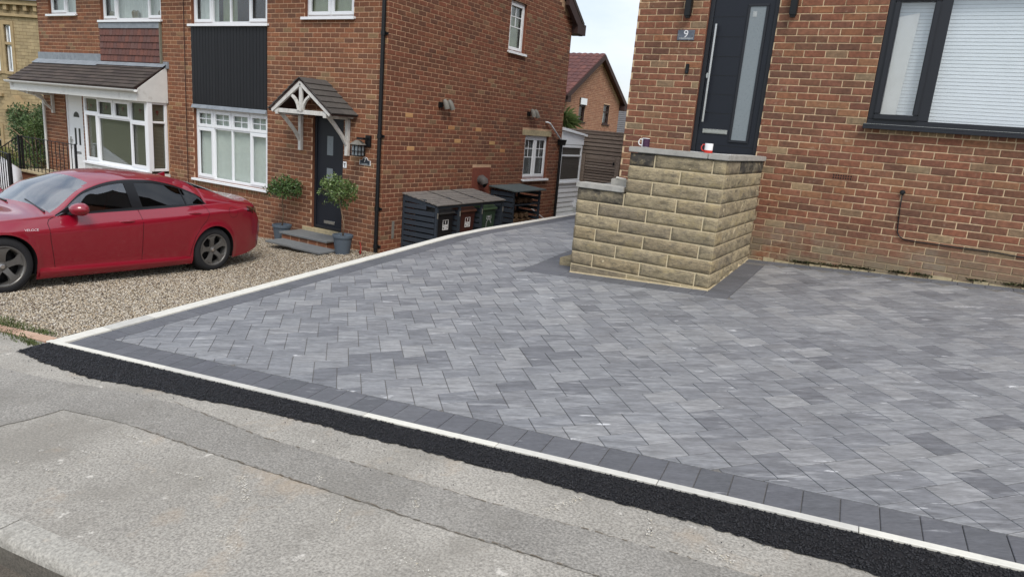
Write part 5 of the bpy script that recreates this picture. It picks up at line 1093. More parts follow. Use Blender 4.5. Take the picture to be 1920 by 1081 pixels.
# ================================================================ POTTED TREES
def leaves(mb, C, rad, n, size, r, shell=.55, flat=1.0, up=.3):
    for _ in range(n):
        d = Vector((r.gauss(0,1),r.gauss(0,1),r.gauss(0,1))).normalized(); q = r.uniform(shell,1)**.6
        p = Vector(C)+Vector((d.x*rad[0]*q,d.y*rad[1]*q,d.z*rad[2]*q)); a = Vector((r.gauss(0,1)+d.x,r.gauss(0,1)+d.y,r.gauss(0,1)*flat+d.z*.5+up)).normalized()
        b = a.cross(Vector((r.gauss(0,1),r.gauss(0,1),r.gauss(0,1)))).normalized(); s = size*r.uniform(.6,1.2); mb.tone = r.random()
        mb.add([p,p+a*s*.5+b*s*.24,p+a*s,p+a*s*.5-b*s*.24],[(0,1,2,3)])
def potted(px,py,pz,lean,ch,crad,m,label,seed,flat=.62,sprig=0):
    r = random.Random(seed); t = thing('potted_tree',(px,py,pz),label,'potted tree','potted bay trees at the dark door')
    mb = MB(); mb.lathe([(.0001,0),(.125,0),(.165,.30),(.18,.30),(.182,.345),(.165,.35),(.158,.31),(.0001,.30)],24,c=(px,py,pz)); smooth_by_angle(mb.build('pot','pot_grey',t),40)
    mb = MB(); mb.lathe([(.157,.305),(.0001,.318)],16,c=(px,py,pz)); mb.build('soil','soil',t)
    top = Vector((px+lean,py,pz+ch)); mb = MB(); mb.tube([(px,py,pz+.3),(px+lean*.15+.02,py+.01,pz+.3+(ch-.3)*.35),(px+lean*.4-.015,py,pz+.3+(ch-.3)*.7),tuple(top)],[.014,.012,.011,.009],7)
    for _ in range(9): d = Vector((r.gauss(0,1),r.gauss(0,1),abs(r.gauss(0,.8)))).normalized(); mb.tube([top-Vector((0,0,.08)),top+d*crad*.5,top+d*crad*.85+Vector((0,0,.05))],[.006,.004,.002],4)
    mb.build('trunk','bark',t,smooth=True)
    mb = MB(); c = top+Vector((0,0,crad*.15))
    leaves(mb,c,(crad*.8,crad*.8,crad*flat*.9),420,.055,r,.2)
    for _ in range(16):
        d = Vector((r.gauss(0,1),r.gauss(0,1),r.gauss(0,.75))).normalized(); q = r.uniform(.22,.4); leaves(mb,c+Vector((d.x*crad*.75,d.y*crad*.75,d.z*crad*flat*.85)),(crad*q,crad*q,crad*q*.8),int(560*q*q)+50,.055,r,.3)
    for _ in range(sprig):
        d = Vector((r.gauss(0,1),r.gauss(0,1),r.gauss(.5,.6))).normalized(); p_ = c+Vector((d.x*crad*1.0,d.y*crad*1.0,d.z*crad*flat*1.15)); leaves(mb,p_,(.04,.04,.06),9,.055,r,.1)
    mb.build('crown',m,t)
potted(-10.43,8.86,-2.53,.06,.98,.34,'leaf_bay','dark leaved bay tree in grey pot left of the dark door',5,flat=.58,sprig=5)
potted(-8.64,8.68,-2.44,-.12,1.03,.34,'leaf_light','lighter leaved bay tree in grey pot right of the dark door',8,flat=.72,sprig=22)
t = thing('hose',(-8.45,8.8,-2.42),'short red hose loop behind the right hand plant pot','hose')
mb = MB(); mb.tube([(-8.50,9.0,-2.36),(-8.44,8.9,-2.22),(-8.36,8.85,-2.30),(-8.33,8.8,-2.42)],.009,7); mb.tube([(-8.50,8.95,-2.42),(-8.42,8.9,-2.38),(-8.36,8.84,-2.43)],.018,7); mb.build('hose_loop','hose_red',t,smooth=True)

# ================================================================ BACK FENCE, GATE, PALM, FAR HOUSES
FY = 17.6
FN = thing('fence',(-6.5,FY,-1.6),'weathered brown horizontal slat fence at the end of the drive','fence'); FF = Face((0,FY,0),(1,0,0),(0,-1,0))
for k in range(13):
    mb = MB(); mb.tone = random.random(); z = .045-.105*(k+1)+.04; FF.box(mb,-9.2,-3.2,z,z+.078,0,.02); mb.build('slat','fence_wood',FN)
mb = MB()
for x in (-9.0,-8.42,-6.9,-5.2,-3.5): FF.box(mb,x-.05,x+.05,-1.9,.06,-.1,-.002)
FF.box(mb,-9.2,-3.2,.06,.085,-.06,.04); mb.build('post','fence_wood',FN)
mb = MB(); FF.box(mb,-9.2,-3.2,-1.9,.04,-.12,-.101); mb.build('backing_board','fence_wood',FN)
GT = thing('gate',(-7.75,FY-.12,-1.62),'brown slatted timber gate in front of the taller slat fence','gate'); GF = Face((0,FY-.14,0),(1,0,0),(0,-1,0))
mb = MB(); GF.box(mb,-8.35,-8.24,-1.75,-.56,-.03,.03); GF.box(mb,-7.32,-7.21,-1.75,-.56,-.03,.03); GF.box(mb,-8.22,-7.33,-.67,-.575,-.02,.02); mb.build('gate_frame','fence_wood',GT)
for k in range(14): mb = MB(); mb.tone = random.random(); z = -.68-.075*(k+1); GF.box(mb,-8.23,-7.33,z,z+.05,-.015,.012); mb.build('slat','fence_wood',GT)
mb = MB(); GF.box(mb,-7.40,-7.36,-.80,-.72,.012,.03); mb.build('latch','black_iron',GT)
t = thing('palm',(-9.85,18.9,-1.9),'spiky green cordyline palm poking out beside the brick corner','palm'); r = random.Random(21)
mb = MB(); c = Vector((-9.85,18.9,.30)); mb.tube([(c.x,c.y,-2.2),tuple(c)],.08,8); mb.build('trunk','bark',t); mb = MB()
for _ in range(150):
    d = Vector((r.gauss(0,1),r.gauss(0,1),r.gauss(.35,.7))).normalized(); L_ = r.uniform(.45,.75); s = d.cross(Vector((0,0,1))).normalized()*.02; mb.tone = r.random(); p1 = c+d*L_*.55+Vector((0,0,.03)); p2 = c+d*L_-Vector((0,0,.22*L_))
    mb.add([c-s*.5,c+s*.5,p1+s,p2,p1-s],[(0,1,2,3,4)])
mb.build('crown','leaf_palm',t)
# gabled house beyond
FH = thing('house',(-17,29,-4),'distant brick gabled house with red tiled roof between the two nearer houses','house')
fx = -14.0; ya,yb_,yr = 27.05,33.0,30.1; ze,zr_ = 1.62,3.42; GFc = Face((fx,0,0),(0,1,0),(1,0,0))
WA,WB = (28.45,29.1,.47,1.52),(31.1,31.85,.48,1.40)
w = wall_sheet(GFc,ya,yb_,-4,ze,[WA+(.15,),WB+(.15,)],d=-.006); w.add([GFc.p(ya,ze,-.006),GFc.p(yb_,ze,-.006),GFc.p(yr,zr_,-.006)],[(0,1,2)]); w.build('wall','mortar7',FH)
mb = MB(); mb.add([(fx,ya,-4),(-24,ya,-4),(-24,ya,ze),(fx,ya,ze)],[(0,1,2,3)]); mb.add([(fx,yb_,-4),(-24,yb_,-4),(-24,yb_,ze),(fx,yb_,ze)],[(0,1,2,3)]); mb.build('side_wall','brick_far',FH)
zg = lambda y: (ze+(zr_-ze)*(y-ya)/(yr-ya)) if y < yr else (ze+(zr_-ze)*(yb_-y)/(yb_-yr))
mb = MB()
for b in lay_bricks(GFc,ya,yb_,-.4,3.4,.077,.225,.011,[WA,WB],51,zmaxf=lambda y: zg(y)-.02): brick_add(mb,*b[:6])
mb.build('brickwork','brick_far',FH,kind='stuff')
for W_,sp in ((WA,.66),(WB,.62)):
    mb = MB(); frame(GFc,mb,*W_,.06,-.12,-.03); GFc.box(mb,W_[0],W_[1],W_[2]+(W_[3]-W_[2])*sp-.03,W_[2]+(W_[3]-W_[2])*sp+.03,-.12,-.03); GFc.box(mb,W_[0]-.06,W_[1]+.06,W_[2]-.06,W_[2],-.05,.05); o = mb.build('window','brown_wood',FH)
    mb = MB(); GFc.quad(mb,W_[0],W_[1],W_[2],W_[3],-.10); mb.build('pane','glass_clear',o)
    curtain(o,GFc,W_[0],W_[1],W_[2],W_[3],-.3,'curtain_green' if W_ is WA else 'net',folds=4,amp=.03)
mb = MB(); GFc.box(mb,WA[0]+.02,WA[1]-.02,1.22,1.50,.04,.07); mb.build('open_vent_light','white_upvc',FH)
ov = .35; mb = MB(); dy = yr-ya; sl = (zr_-ze)/dy
for sg in (1,-1):
    p0 = Vector((fx+.25,ya-ov if sg == 1 else yb_+ov,ze-sl*ov+.05)); p1 = Vector((fx+.25,yr,zr_+.05)); up = Vector((0,0,.10)); mb.prism([p0,p1,p1+up,p0+up],(-10.3,0,0))
RFF = mb.build('roof','red_roof',FH)
mb = MB(); n = 12; r = random.Random(31)
for row in range(n): # rows of interlocking tiles on the near slope
    for k in range(34):
        t0 = row/n; y0 = ya-ov+(dy+ov)*t0; y1 = ya-ov+(dy+ov)*(t0+1.08/n); x0 = fx+.25-.3*k; zz = lambda y: ze-sl*ov+.155+sl*(y-(ya-ov))
        mb.tone = r.random(); mb.add([(x0,y0,zz(y0)+.03),(x0-.14,y0,zz(y0)+.055),(x0-.29,y0,zz(y0)+.03),(x0-.29,y1,zz(y1)+.004),(x0-.14,y1,zz(y1)+.03),(x0,y1,zz(y1)+.004),(x0,y0,zz(y0)),(x0-.14,y0,zz(y0)),(x0-.29,y0,zz(y0))],[(0,1,4,5),(1,2,3,4),(0,6,7,1),(1,7,8,2)])
mb.build('roof_tiles','red_roof',RFF,kind='stuff')
mb = MB()
for sg in (1,-1):
    a = Vector((fx+.22,ya-ov-.02 if sg == 1 else yb_+ov+.02,ze-sl*ov-.12)); b = Vector((fx+.22,yr,zr_-.1)); mb.prism([a,b,b+Vector((0,0,.24)),a+Vector((0,0,.24))],(.06,0,0)); 
    mb.box(fx-.02,fx+.28,min(a.y,a.y+sg*.35),max(a.y,a.y+sg*.35),ze-sl*ov-.2,ze-sl*ov+.05)
mb.build('bargeboard','brown_wood',RFF)
# slate roof far behind
t = thing('house',(-13,46,-4),'far house showing only its grey slate roof behind the fence','house')
mb = MB(); mb.prism([(-22,44,-.6),(-22,48,1.72),(-22,52,-.6)],(13,0,0)); RR = mb.build('roof','slate_far',t); mb = MB()
for row in range(16):
    t0 = row/16; y0 = 44+4*t0; z0 = -.6+2.32*t0; mb.tone = random.random(); mb.prism([(-22,y0-.03,z0+.0),(-22,y0+.25,z0+.175),(-22,y0+.25,z0+.19),(-22,y0-.03,z0+.07)],(13,0,0))
mb.build('slate_courses','slate_far',RR,kind='stuff')
# wooded hillside with white houses
mb = MB(); r = random.Random(44)
for _ in range(60):
    x = -60+r.uniform(-40,40); y = 150+r.uniform(-10,20); s = r.uniform(2.5,5); leaves(mb,(x,y,-6+r.uniform(0,8)),(s,s,s*.9),160,1.3,r,.3)
mb.build('far_wood','leaf_far',label='distant green wooded hillside seen between the houses',cat='trees',kind='stuff')
mb = MB(); n = 24; vs = [(-260+20*k,190,-3.4) for k in range(n)]+[(-260+20*k,230,2+3*math.sin(k*.8)) for k in range(n)]+[(-260+20*k,330,-3.4) for k in range(n)]
mb.add(vs,[(i,i+1,n+i+1,n+i) for i in range(n-1)]+[(n+i,n+i+1,2*n+i+1,2*n+i) for i in range(n-1)]); mb.build('hill','leaf_far',kind='structure')
for (x,y,z) in ((-48.2,118,1.5),(-46.2,120,1.0)):
    t = thing('house',(x,y,z-5),'tiny white cottage on the far hillside'+(' left of its neighbour' if x < -47 else ' right of its neighbour'),'house','white cottages on the hill')
    mb = MB(); mb.box(x-.8,x+.8,y-.6,y+.6,z-6,z+.8); mb.build('wall','white_paint',t); mb = MB(); mb.prism([(x-.9,y-.7,z+.8),(x+.9,y-.7,z+.8),(x,y-.7,z+1.7)],(0,1.4,0)); mb.build('roof','slate_far',t)
# ================================================================ FAR LEFT: stone house, bushes, railings, parked white car
SH = thing('house',(-34,16,-2.6),'old sandstone house with mullioned windows at far left','house')
ang = math.radians(22); SU = Vector((math.cos(ang),math.sin(ang),0)); SN = Vector((math.sin(ang),-math.cos(ang),0)); SO = Vector((-30.0,15.0,0)); SF_ = Face(SO,SU,SN)
wins = [(-2.93,-2.62,.5,2.3),(-3.75,-3.2,.5,2.3),(-4.6,-3.48,-3.0,-1.75)]
wall_sheet(SF_,-12,6,-4,3.3,[w+(.18,) for w in wins],d=-.008).build('wall','sandstone_mortar',SH)
mb = MB()
for b in lay_bricks(SF_,-8,6,-3,3.2,.13,.32,.012,wins,61): brick_add(mb,*b[:6])
mb.build('stonework','sandstone_far',SH,kind='stuff')
mb = MB()
for a,b,c,e in wins:
    SF_.box(mb,a-.13,a,c-.1,e+.14,-.1,.04); SF_.box(mb,b,b+.13,c-.1,e+.14,-.1,.04); SF_.box(mb,a,b,e,e+.14,-.1,.045); SF_.box(mb,a,b,(c+e)/2+.14,(c+e)/2+.24,-.1,.03); SF_.box(mb,a,b,c-.12,c,-.1,.07)
SF_.box(mb,-12,6,2.62,2.72,0,.10); SF_.box(mb,-12,6,3.05,3.25,0,.22)
for k in range(30): SF_.box(mb,-5+.45*k,-4.85+.45*k,2.85,3.05,0,.16)
SF_.box(mb,-4.5,-3.2,-.5,-.38,0,.12); mb.prism([SF_.p(-3.15,-1.0,0),SF_.p(-1.95,-1.0,0),SF_.p(-2.5,-.42,0)],SN*.3); mb.build('dressed_stone','sandstone_trim',SH)
for a,b,c,e in wins:
    mb = MB(); frame(SF_,mb,a,b,c,e,.05,-.15,-.08); SF_.box(mb,a+.05,b-.05,(c+e)/2+.08,(c+e)/2+.14,-.15,-.075); o = mb.build('window','white_upvc',SH); mb = MB(); SF_.quad(mb,a+.05,b-.05,c+.05,e-.05,-.12); mb.build('pane','glass_clear',o); curtain(o,SF_,a,b,c,e,-.5,'interior_dark',folds=4,amp=.02)
mb = MB(); mb.add([SF_.p(-12,3.22,.3),SF_.p(6,3.22,.3),SF_.p(6,6.5,-5),SF_.p(-12,6.5,-5)],[(0,1,2,3)]); mb.add([SF_.p(6,-4,0),SF_.p(6,3.3,0),SF_.p(6,3.3,-9),SF_.p(6,-4,-9)],[(0,1,2,3)]); mb.build('roof','slate_far',SH)
def bush(name,C,rad,n,size,m,label,seed,cat='bush',lumps=14):
    r = random.Random(seed); t = thing(name,(C[0],C[1],C[2]-rad[2]),label,cat); mb = MB()
    for _ in range(5): mb.tube([(C[0]+r.uniform(-.1,.1),C[1],C[2]-rad[2]-.2),(C[0]+r.gauss(0,.3)*rad[0],C[1]+r.gauss(0,.3)*rad[1],C[2]),(C[0]+r.gauss(0,.6)*rad[0],C[1]+r.gauss(0,.6)*rad[1],C[2]+rad[2]*.6)],[.03,.02,.008],5)
    mb.build('trunk','bark',t); mb = MB(); leaves(mb,C,(rad[0]*.85,rad[1]*.85,rad[2]*.85),n//3,size,r,.3)
    for _ in range(lumps):
        d = Vector((r.gauss(0,1),r.gauss(0,1),r.gauss(0,1))).normalized(); q = r.uniform(.3,.42); leaves(mb,(C[0]+d.x*rad[0]*.7,C[1]+d.y*rad[1]*.7,C[2]+d.z*rad[2]*.7),(rad[0]*q,rad[1]*q,rad[2]*q),n*2//3//lumps,size,r,.4)
    mb.build('crown',m,t)
bush('bush',(-22.0,9.9,-1.2),(1.0,.7,.85),7000,.085,'leaf_bush','loose grey green bush growing in front of the sandstone house',71)
bush('bush',(-20.75,9.45,-1.55),(.5,.45,.75),4200,.06,'leaf_light','dense bright green bush beside the white downpipe',72)
bush('bush',(-22.5,9.3,-2.05),(.8,.4,.35),2200,.055,'leaf_yellow','low yellow green shrub behind the black railings',73)
bush('bush',(-21.0,9.0,-2.35),(1.2,.4,.5),3200,.055,'leaf_bay','dark green hedge behind the black railings',74)
# steps and low wall with railings in front of house 5
LW = thing('low_wall',(-18.8,8.0,-2.6),'low brick and stone step wall in front of the white door','wall')
mb = MB(); mb.box(-19.75,-17.15,8.5,9.15,-2.75,-2.12); mb.build('landing','brick7',LW); mb = MB(); mb.box(-19.8,-17.12,8.45,9.18,-2.12,-2.07); mb.build('slab','threshold_stone',LW,bevel=.006)
for k in range(3): mb = MB(); mb.box(-20.10-.32*k,-19.81-.32*k,8.5,9.15,-2.85,-2.22-.13*k); mb.build('step','threshold_stone',LW)
def rail(p0,p1,h,n,label,scroll=None,post=True):
    t = thing('railing',p0,label,'railing'); p0 = Vector(p0); p1 = Vector(p1); mb = MB(); up = Vector((0,0,h))
    mb.bar(p0+up,p1+up,.03,.014); mb.bar(p0+Vector((0,0,.10)),p1+Vector((0,0,.10)),.025,.012); mb.build('rail','black_iron',t)
    for k in range(n+1):
        q = p0+(p1-p0)*k/n; mb = MB(); w = .022 if k in (0,n) and post else .007; mb.box(q.x-w,q.x+w,q.y-w,q.y+w,q.z,q.z+h+(.02 if w > .01 else 0)); mb.build('baluster','black_iron',t)
    if scroll:
        a,b = scroll; mb = MB(); q0 = p0+(p1-p0)*a; q1 = p0+(p1-p0)*b; ex = (q1-q0); zc = [.22,.42]
        for zz in zc:
            for sx in (.28,.72):
                c = q0+ex*sx+Vector((0,0,zz+.03)); mb.tube([c+ex*(.2*math.cos(f)*(1-f/9))+Vector((0,0,.075*math.sin(f)*(1-f/9))) for f in np.linspace(0,7.5,22)],.006,4)
        mb.bar(q0+Vector((0,0,.55)),q1+Vector((0,0,.55)),.012,.012); mb.build('scrollwork','black_iron',t)
rail((-19.7,8.55,-2.07),(-17.15,8.55,-2.07),.82,14,'black iron railing with scrollwork in front of the white door',scroll=(.62,.78))
rail((-19.75,8.5,-2.1),(-21.2,8.5,-2.65),.85,8,'black iron hand railing sloping down steps at far left')
rail((-15.05,6.3,-2.5),(-16.6,6.6,-2.5),1.2,9,'tall black iron railing panel at the left edge of the picture')
# low-lying parked white car glimpsed behind the railings
t = thing('parked_car',(-22.5,8.6,-3.0),'white parked car half hidden behind black railings at left edge','car')
def lo(mb,secs):
    n = len(secs[0]); mb.add([p for s in secs for p in s],[(i*n+k,i*n+k+1,(i+1)*n+k+1,(i+1)*n+k) for i in range(len(secs)-1) for k in range(n-1)])
cx,cy,cz = -20.9,7.35,-2.85
prof = [(-1.9,.35,.62),(-1.85,.75,.70),(-1.0,.95,.78),(-.5,1.38,.60),(.6,1.46,.58),(1.3,1.2,.62),(1.9,.95,.72),(2.0,.4,.66)]
mb = MB(); secs = []
for (x,h,w) in prof: secs.append([(cx+x,cy-.8,cz+.25),(cx+x,cy-.83,cz+min(h,.85)),(cx+x,cy-w+.02,cz+h*.97),(cx+x,cy,cz+h),(cx+x,cy+w-.02,cz+h*.97),(cx+x,cy+.83,cz+min(h,.85)),(cx+x,cy+.8,cz+.25)])
lo(mb,secs); mb.build('body','car_white',t,smooth=True)
mb = MB(); lo(mb,[[(cx+x,cy-.845,cz+.88),(cx+x,cy-max(w,.6)-.03,cz+h*.95)] for (x,h,w) in prof[3:6]]); mb.build('side_window','glass_tint',t)
for x in (-1.2,1.25): mb = MB(); mb.lathe([(.0001,-.1),(.3,-.1),(.31,0),(.3,.1),(.0001,.1)],18,c=(cx+x,cy-.78,cz+.31),axis='y'); mb.build('wheel','tyre',t)

# ================================================================ RED SALOON CAR
CARR = Vector((-8.86,6.27,-2.475)); CARF = Vector((-8.64,3.45,-2.325))           # ground contact of its rear and front left wheels
cd = (CARR-CARF).normalized(); cl = Vector((cd.y,-cd.x,0)).normalized(); cn = cl.cross(cd).normalized()   # back, left, up
if cn.z < 0: cn = -cn
XF,XR,TY = .80,3.62,.905
org = CARF-cd*XF-cl*TY
car = bpy.data.objects.new('parked_car',None); COL.objects.link(car); props(car,'glossy red four door saloon car with dark grey wheels on gravel','car')
car.matrix_world = Matrix(((cd.x,-cl.x,cn.x,org.x),(cd.y,-cl.y,cn.y,org.y),(cd.z,-cl.z,cn.z,org.z),(0,0,0,1)))
def crv(pts):
    X = np.array([p[0] for p in pts]); Yv = np.array([p[1] for p in pts]); h = np.diff(X); dl = np.diff(Yv)/h; m = np.zeros(len(X)); m[0],m[-1] = dl[0],dl[-1]
    for i in range(1,len(X)-1): m[i] = 0 if dl[i-1]*dl[i] <= 0 else (h[i-1]+h[i])/(h[i-1]/dl[i-1]+h[i]/dl[i])*1.0 if False else (dl[i-1]*h[i]+dl[i]*h[i-1])/(h[i-1]+h[i])
    def f(x):
        x = min(max(x,X[0]),X[-1]); i = min(int(np.searchsorted(X,x,'right'))-1,len(h)-1); t = (x-X[i])/h[i]
        return float((2*t**3-3*t*t+1)*Yv[i]+(t**3-2*t*t+t)*h[i]*m[i]+(-2*t**3+3*t*t)*Yv[i+1]+(t**3-t*t)*h[i]*m[i+1])
    return f
zr = crv([(0,.52),(.06,.62),(.2,.72),(.5,.83),(.95,.885),(1.35,.935),(1.5,1.01),(1.8,1.20),(2.05,1.325),(2.3,1.378),(2.55,1.398),(2.9,1.395),(3.2,1.365),(3.5,1.305),(3.8,1.215),(4.05,1.13),(4.18,1.098),(4.35,1.085),(4.52,1.085),(4.58,1.05),(4.62,.92),(4.645,.75)])
zbl = crv([(0,.50),(.1,.60),(.3,.71),(.6,.78),(1.0,.835),(1.4,.872),(2.0,.908),(2.6,.938),(3.1,.968),(3.5,1.002),(3.75,1.02),(4.1,1.01),(4.4,.985),(4.55,.95),(4.62,.85),(4.645,.70)])
WXA,WXC = 1.42,3.54
ztp_ = crv([(1.42,.874),(1.6,.99),(1.8,1.14),(2.0,1.22),(2.2,1.275),(2.45,1.308),(2.7,1.312),(2.95,1.29),(3.15,1.25),(3.32,1.19),(3.44,1.125),(3.51,1.06),(3.54,1.008)])
def zt(x):
    if x <= WXA or x >= WXC: return zbl(x)+.0004
    return max(ztp_(x),zbl(x)+.0004)
Wp = crv([(0,.28),(.04,.52),(.12,.70),(.3,.815),(.55,.875),(.85,.905),(1.3,.912),(2.0,.918),(2.8,.925),(3.4,.932),(3.8,.925),(4.15,.895),(4.42,.845),(4.56,.79),(4.62,.73),(4.645,.66)])
zcr = crv([(0,.46),(.3,.63),(.6,.715),(.9,.722),(1.2,.712),(2.0,.755),(2.8,.81),(3.4,.865),(3.9,.90),(4.4,.89),(4.645,.62)])
ytp = crv([(0,.25),(1.42,.78),(1.7,.69),(2.0,.615),(2.3,.575),(2.7,.56),(3.0,.57),(3.25,.61),(3.54,.77),(4.645,.6)])
sil = crv([(0,.24),(.2,.17),(.5,.15),(1.2,.145),(3.1,.155),(4.0,.19),(4.3,.23),(4.645,.34)])
pup = crv([(0,3),(1.3,3),(1.5,2.4),(2.4,2.3),(3.0,2.4),(3.5,4.2),(4.0,5),(4.3,4),(4.645,3)])
AR,AZ = .362,.335
def z0(x):
    s = sil(x)
    for c in (XF,XR):
        if abs(x-c) < AR: s = max(s,AZ+math.sqrt(AR*AR-(x-c)**2))
    return s
def yside(x,z):
    w = Wp(x); b = zbl(x); c = min(zcr(x),b-.012)
    if z >= c: t = min(1,(z-c)/max(.02,b-c)); y = w-.118*t**1.2
    else: t = min(1,(c-z)/max(.05,c-.19)); y = w-.055*t**1.7+.016*math.exp(-((z-.225)/.03)**2)*(1 if 1.1 < x < 3.3 else 0)
    for cx_ in (XF,XR): # wheel arch flare
        rr = math.hypot(x-cx_,z-AZ); y += .016*math.exp(-((rr-AR)/.05)**2) if rr > AR-.03 else 0
    return y
def ybelt(x): return yside(x,zbl(x))
NL,NW,NU = 20,10,16
xs = sorted({*np.round(np.linspace(0,4.645,250),4),*[round(c+s*(AR+e),4) for c in (XF,XR) for s in (-1,1) for e in (.0005,-.0005,-.004,-.012,-.022)],WXA,WXC})
rows = []
for x in xs:
    col = []; lo_,b,t,r_ = z0(x),zbl(x),zt(x),zr(x); lo_ = min(lo_,b-.02)
    cz_ = min(max(zcr(x),lo_+.01),b-.012); N1 = NL-7
    for k in range(NL): z = lo_+(cz_-lo_)*k/N1 if k < N1 else cz_+(b-cz_)*(k-N1)/7; col.append((yside(x,z),z))
    yb0 = ybelt(x); yt0 = min(ytp(x),yb0) if WXA < x < WXC else yb0
    for k in range(NW): q = k/NW; z = b+(t-b)*q; col.append((yb0+(yt0-yb0)*q-.012*math.sin(math.pi*q)*-1*(1 if t-b > .02 else 0)*.6,z))
    for k in range(NU+1): q = k/NU; y = yt0*(1-q); p = pup(x); col.append((y,t+(max(r_,t)-t)*(1-(1-q)**p)))
    rows.append(col)
nr = NL+NW+NU+1; nx = len(xs)
def face_part(i,k,side):
    x = (xs[i]+xs[i+1])/2
    if k < NL:
        z = sum(rows[a][b][1] for a in (i,i+1) for b in (k,k+1))/4
        if x > 4.24 and zbl(x)-.115 < z < zbl(x)-.035 and x < 4.635: return 'tail_lamp'
        f1 = 1.30+.10*max(0,(.55-z))/.3*.6; 
        rs = float(np.interp(z,[.27,.35,.52,.68,.80,.92,1.0],[3.20,3.22,3.26,3.36,3.48,3.50,3.46]))
        if .26 < z:
            if f1 < x < 2.47: return 'front_door'
            if 2.47 <= x < rs: return 'rear_door'
        if z < .26 and 1.2 < x < 3.2: return 'sill_trim'
        return 'body'
    if k < NL+NW:
        if WXA < x < WXC:
            if 2.40 < x < 2.555: return 'pillar'
            q = (k-NL)
            if q == 0 or q == NW-1: return 'window_trim'
            if x > 3.20: 
                if x < 3.235: return 'window_trim'
                return 'rear_glass_side'
            return 'front_glass' if x < 2.45 else 'rear_glass_side'
        return 'body'
    q = (k-NL-NW)/NU
    if 1.415 < x < 2.0 and q > .10+.05*(x-1.4): return 'windscreen'
    if 3.45 < x < 4.10 and q > .22: return 'rear_screen'
    if x > 4.16 and q > .12 and x < 4.55: return 'boot_lid'
    if .25 < x < 1.40 and q > .12: return 'bonnet'
    return 'body'
V = []; 
for side in (-1,1):
    for i,x in enumerate(xs):
        for k in range(nr): V.append((x,side*rows[i][k][0],rows[i][k][1]))
V = np.array(V); FQ = {}
acc = np.zeros_like(V)
for si,side in enumerate((-1,1)):
    o_ = si*nx*nr
    for i in range(nx-1):
        for k in range(nr-1):
            q = (o_+i*nr+k,o_+(i+1)*nr+k,o_+(i+1)*nr+k+1,o_+i*nr+k+1); q = q if side < 0 else q[::-1]
            FQ.setdefault(face_part(i,k,side)+('' if si == 0 else '#'),[]).append(q)
            n_ = np.cross(V[q[2]]-V[q[0]],V[q[3]]-V[q[1]]); ln = np.linalg.norm(n_)
            if ln > 1e-9:
                for a in q: acc[a] += n_/ln
# weld shading across the centre line
cl_ = [i*nr+nr-1 for i in range(nx)]
for a in cl_: s_ = acc[a]+acc[a+nx*nr]; s_[1] = 0; acc[a] = s_; acc[a+nx*nr] = s_
acc /= np.maximum(1e-9,np.linalg.norm(acc,axis=1))[:,None]
def car_part(name,quads,m,inset=0.0,parent=car):
    ids = sorted({a for q in quads for a in q}); mp = {a:i for i,a in enumerate(ids)}
    me = bpy.data.meshes.new(name); me.from_pydata([tuple(V[a]-acc[a]*inset) for a in ids],[],[tuple(mp[a] for a in q) for q in quads]); me.shade_smooth()
    me.normals_split_custom_set_from_vertices([tuple(acc[a]) for a in ids]); me.materials.append(M[m]); o = bpy.data.objects.new(name,me); COL.objects.link(o); o.parent = parent; return o
body = car_part('body',FQ.pop('body')+FQ.pop('body#'),'car_paint')
front_doors = {}
for key,m,both,nm in (('front_door','car_paint',0,'door'),('rear_door','car_paint',0,'door'),('front_glass','glass_car',0,'side_window'),('rear_glass_side','glass_tint',0,'side_window'),('pillar','car_black',0,'pillar_trim'),('window_trim','car_black',0,'window_trim'),('windscreen','glass_screen',1,'windscreen'),('rear_screen','glass_tint',1,'rear_window'),('boot_lid','car_paint',1,'boot_lid'),('bonnet','car_paint',1,'bonnet'),('tail_lamp','tail_red',0,'tail_lamp'),('sill_trim','car_paint',0,'sill')):
    for suf in ('','#'):
        if both: q = FQ.pop(key,[])+FQ.pop(key+'#',[])
        else: q = FQ.pop(key+suf,[])
        if q: front_doors[key+suf] = car_part(nm,q,m,.004 if 'glass' in key else 0)
def cap(name,i,m,rev):
    pts = [(xs[i],-rows[i][k][0],rows[i][k][1]) for k in range(nr)]+[(xs[i],rows[i][k][0],rows[i][k][1]) for k in range(nr-2,-1,-1)]
    mb = MB(); mb.add(pts,[tuple(range(len(pts)))]); mb.build(name,m,car,local=True)
cap('front_bumper',0,'car_paint',0); cap('rear_bumper',nx-1,'car_paint',1)
# arch lips, wells, floor, cabin
for side in (-1,1):
    for c,nm in ((XF,'f'),(XR,'r')):
        mb = MB(); A_ = np.linspace(-.35,math.pi+.35,30); vs = []
        for a in A_: x = c+AR*math.cos(a); z = AZ+AR*math.sin(a); y = yside(x,max(z,.2)); vs += [(x,side*(y-.001),z),(x,side*(y-.05),z),(c+(AR+.03)*math.cos(a),side*.55,AZ+(AR+.03)*math.sin(a))]
        mb.add(vs,[(3*i+j,3*i+3+j,3*i+4+j,3*i+1+j) for i in range(len(A_)-1) for j in (0,1)]); mb.build('wheel_arch','rim_dark',car,local=True)
mb = MB(); mb.box(.3,4.15,-.80,.80,.20,.24); mb.box(XF+.45,XR-.45,-.84,.84,.24,.55); mb.box(1.3,3.9,-.60,.60,.5,.62); mb.box(.3,4.4,-.54,.54,.24,.55); mb.build('floor_pan','rim_dark',car,local=True)
mb = MB()
for x in (1.95,2.72):
    for y in (-.38,.38): mb.prism([(x,y-.24,.60),(x+.5,y-.24,.55),(x+.62,y-.24,.62),(x+.72,y-.24,1.06),(x+.60,y-.24,1.06),(x+.42,y-.24,.72)],(0,.48,0)); mb.box(x+.62,x+.72,y-.12,y+.12,1.08,1.20 if x < 2.5 else 1.12)
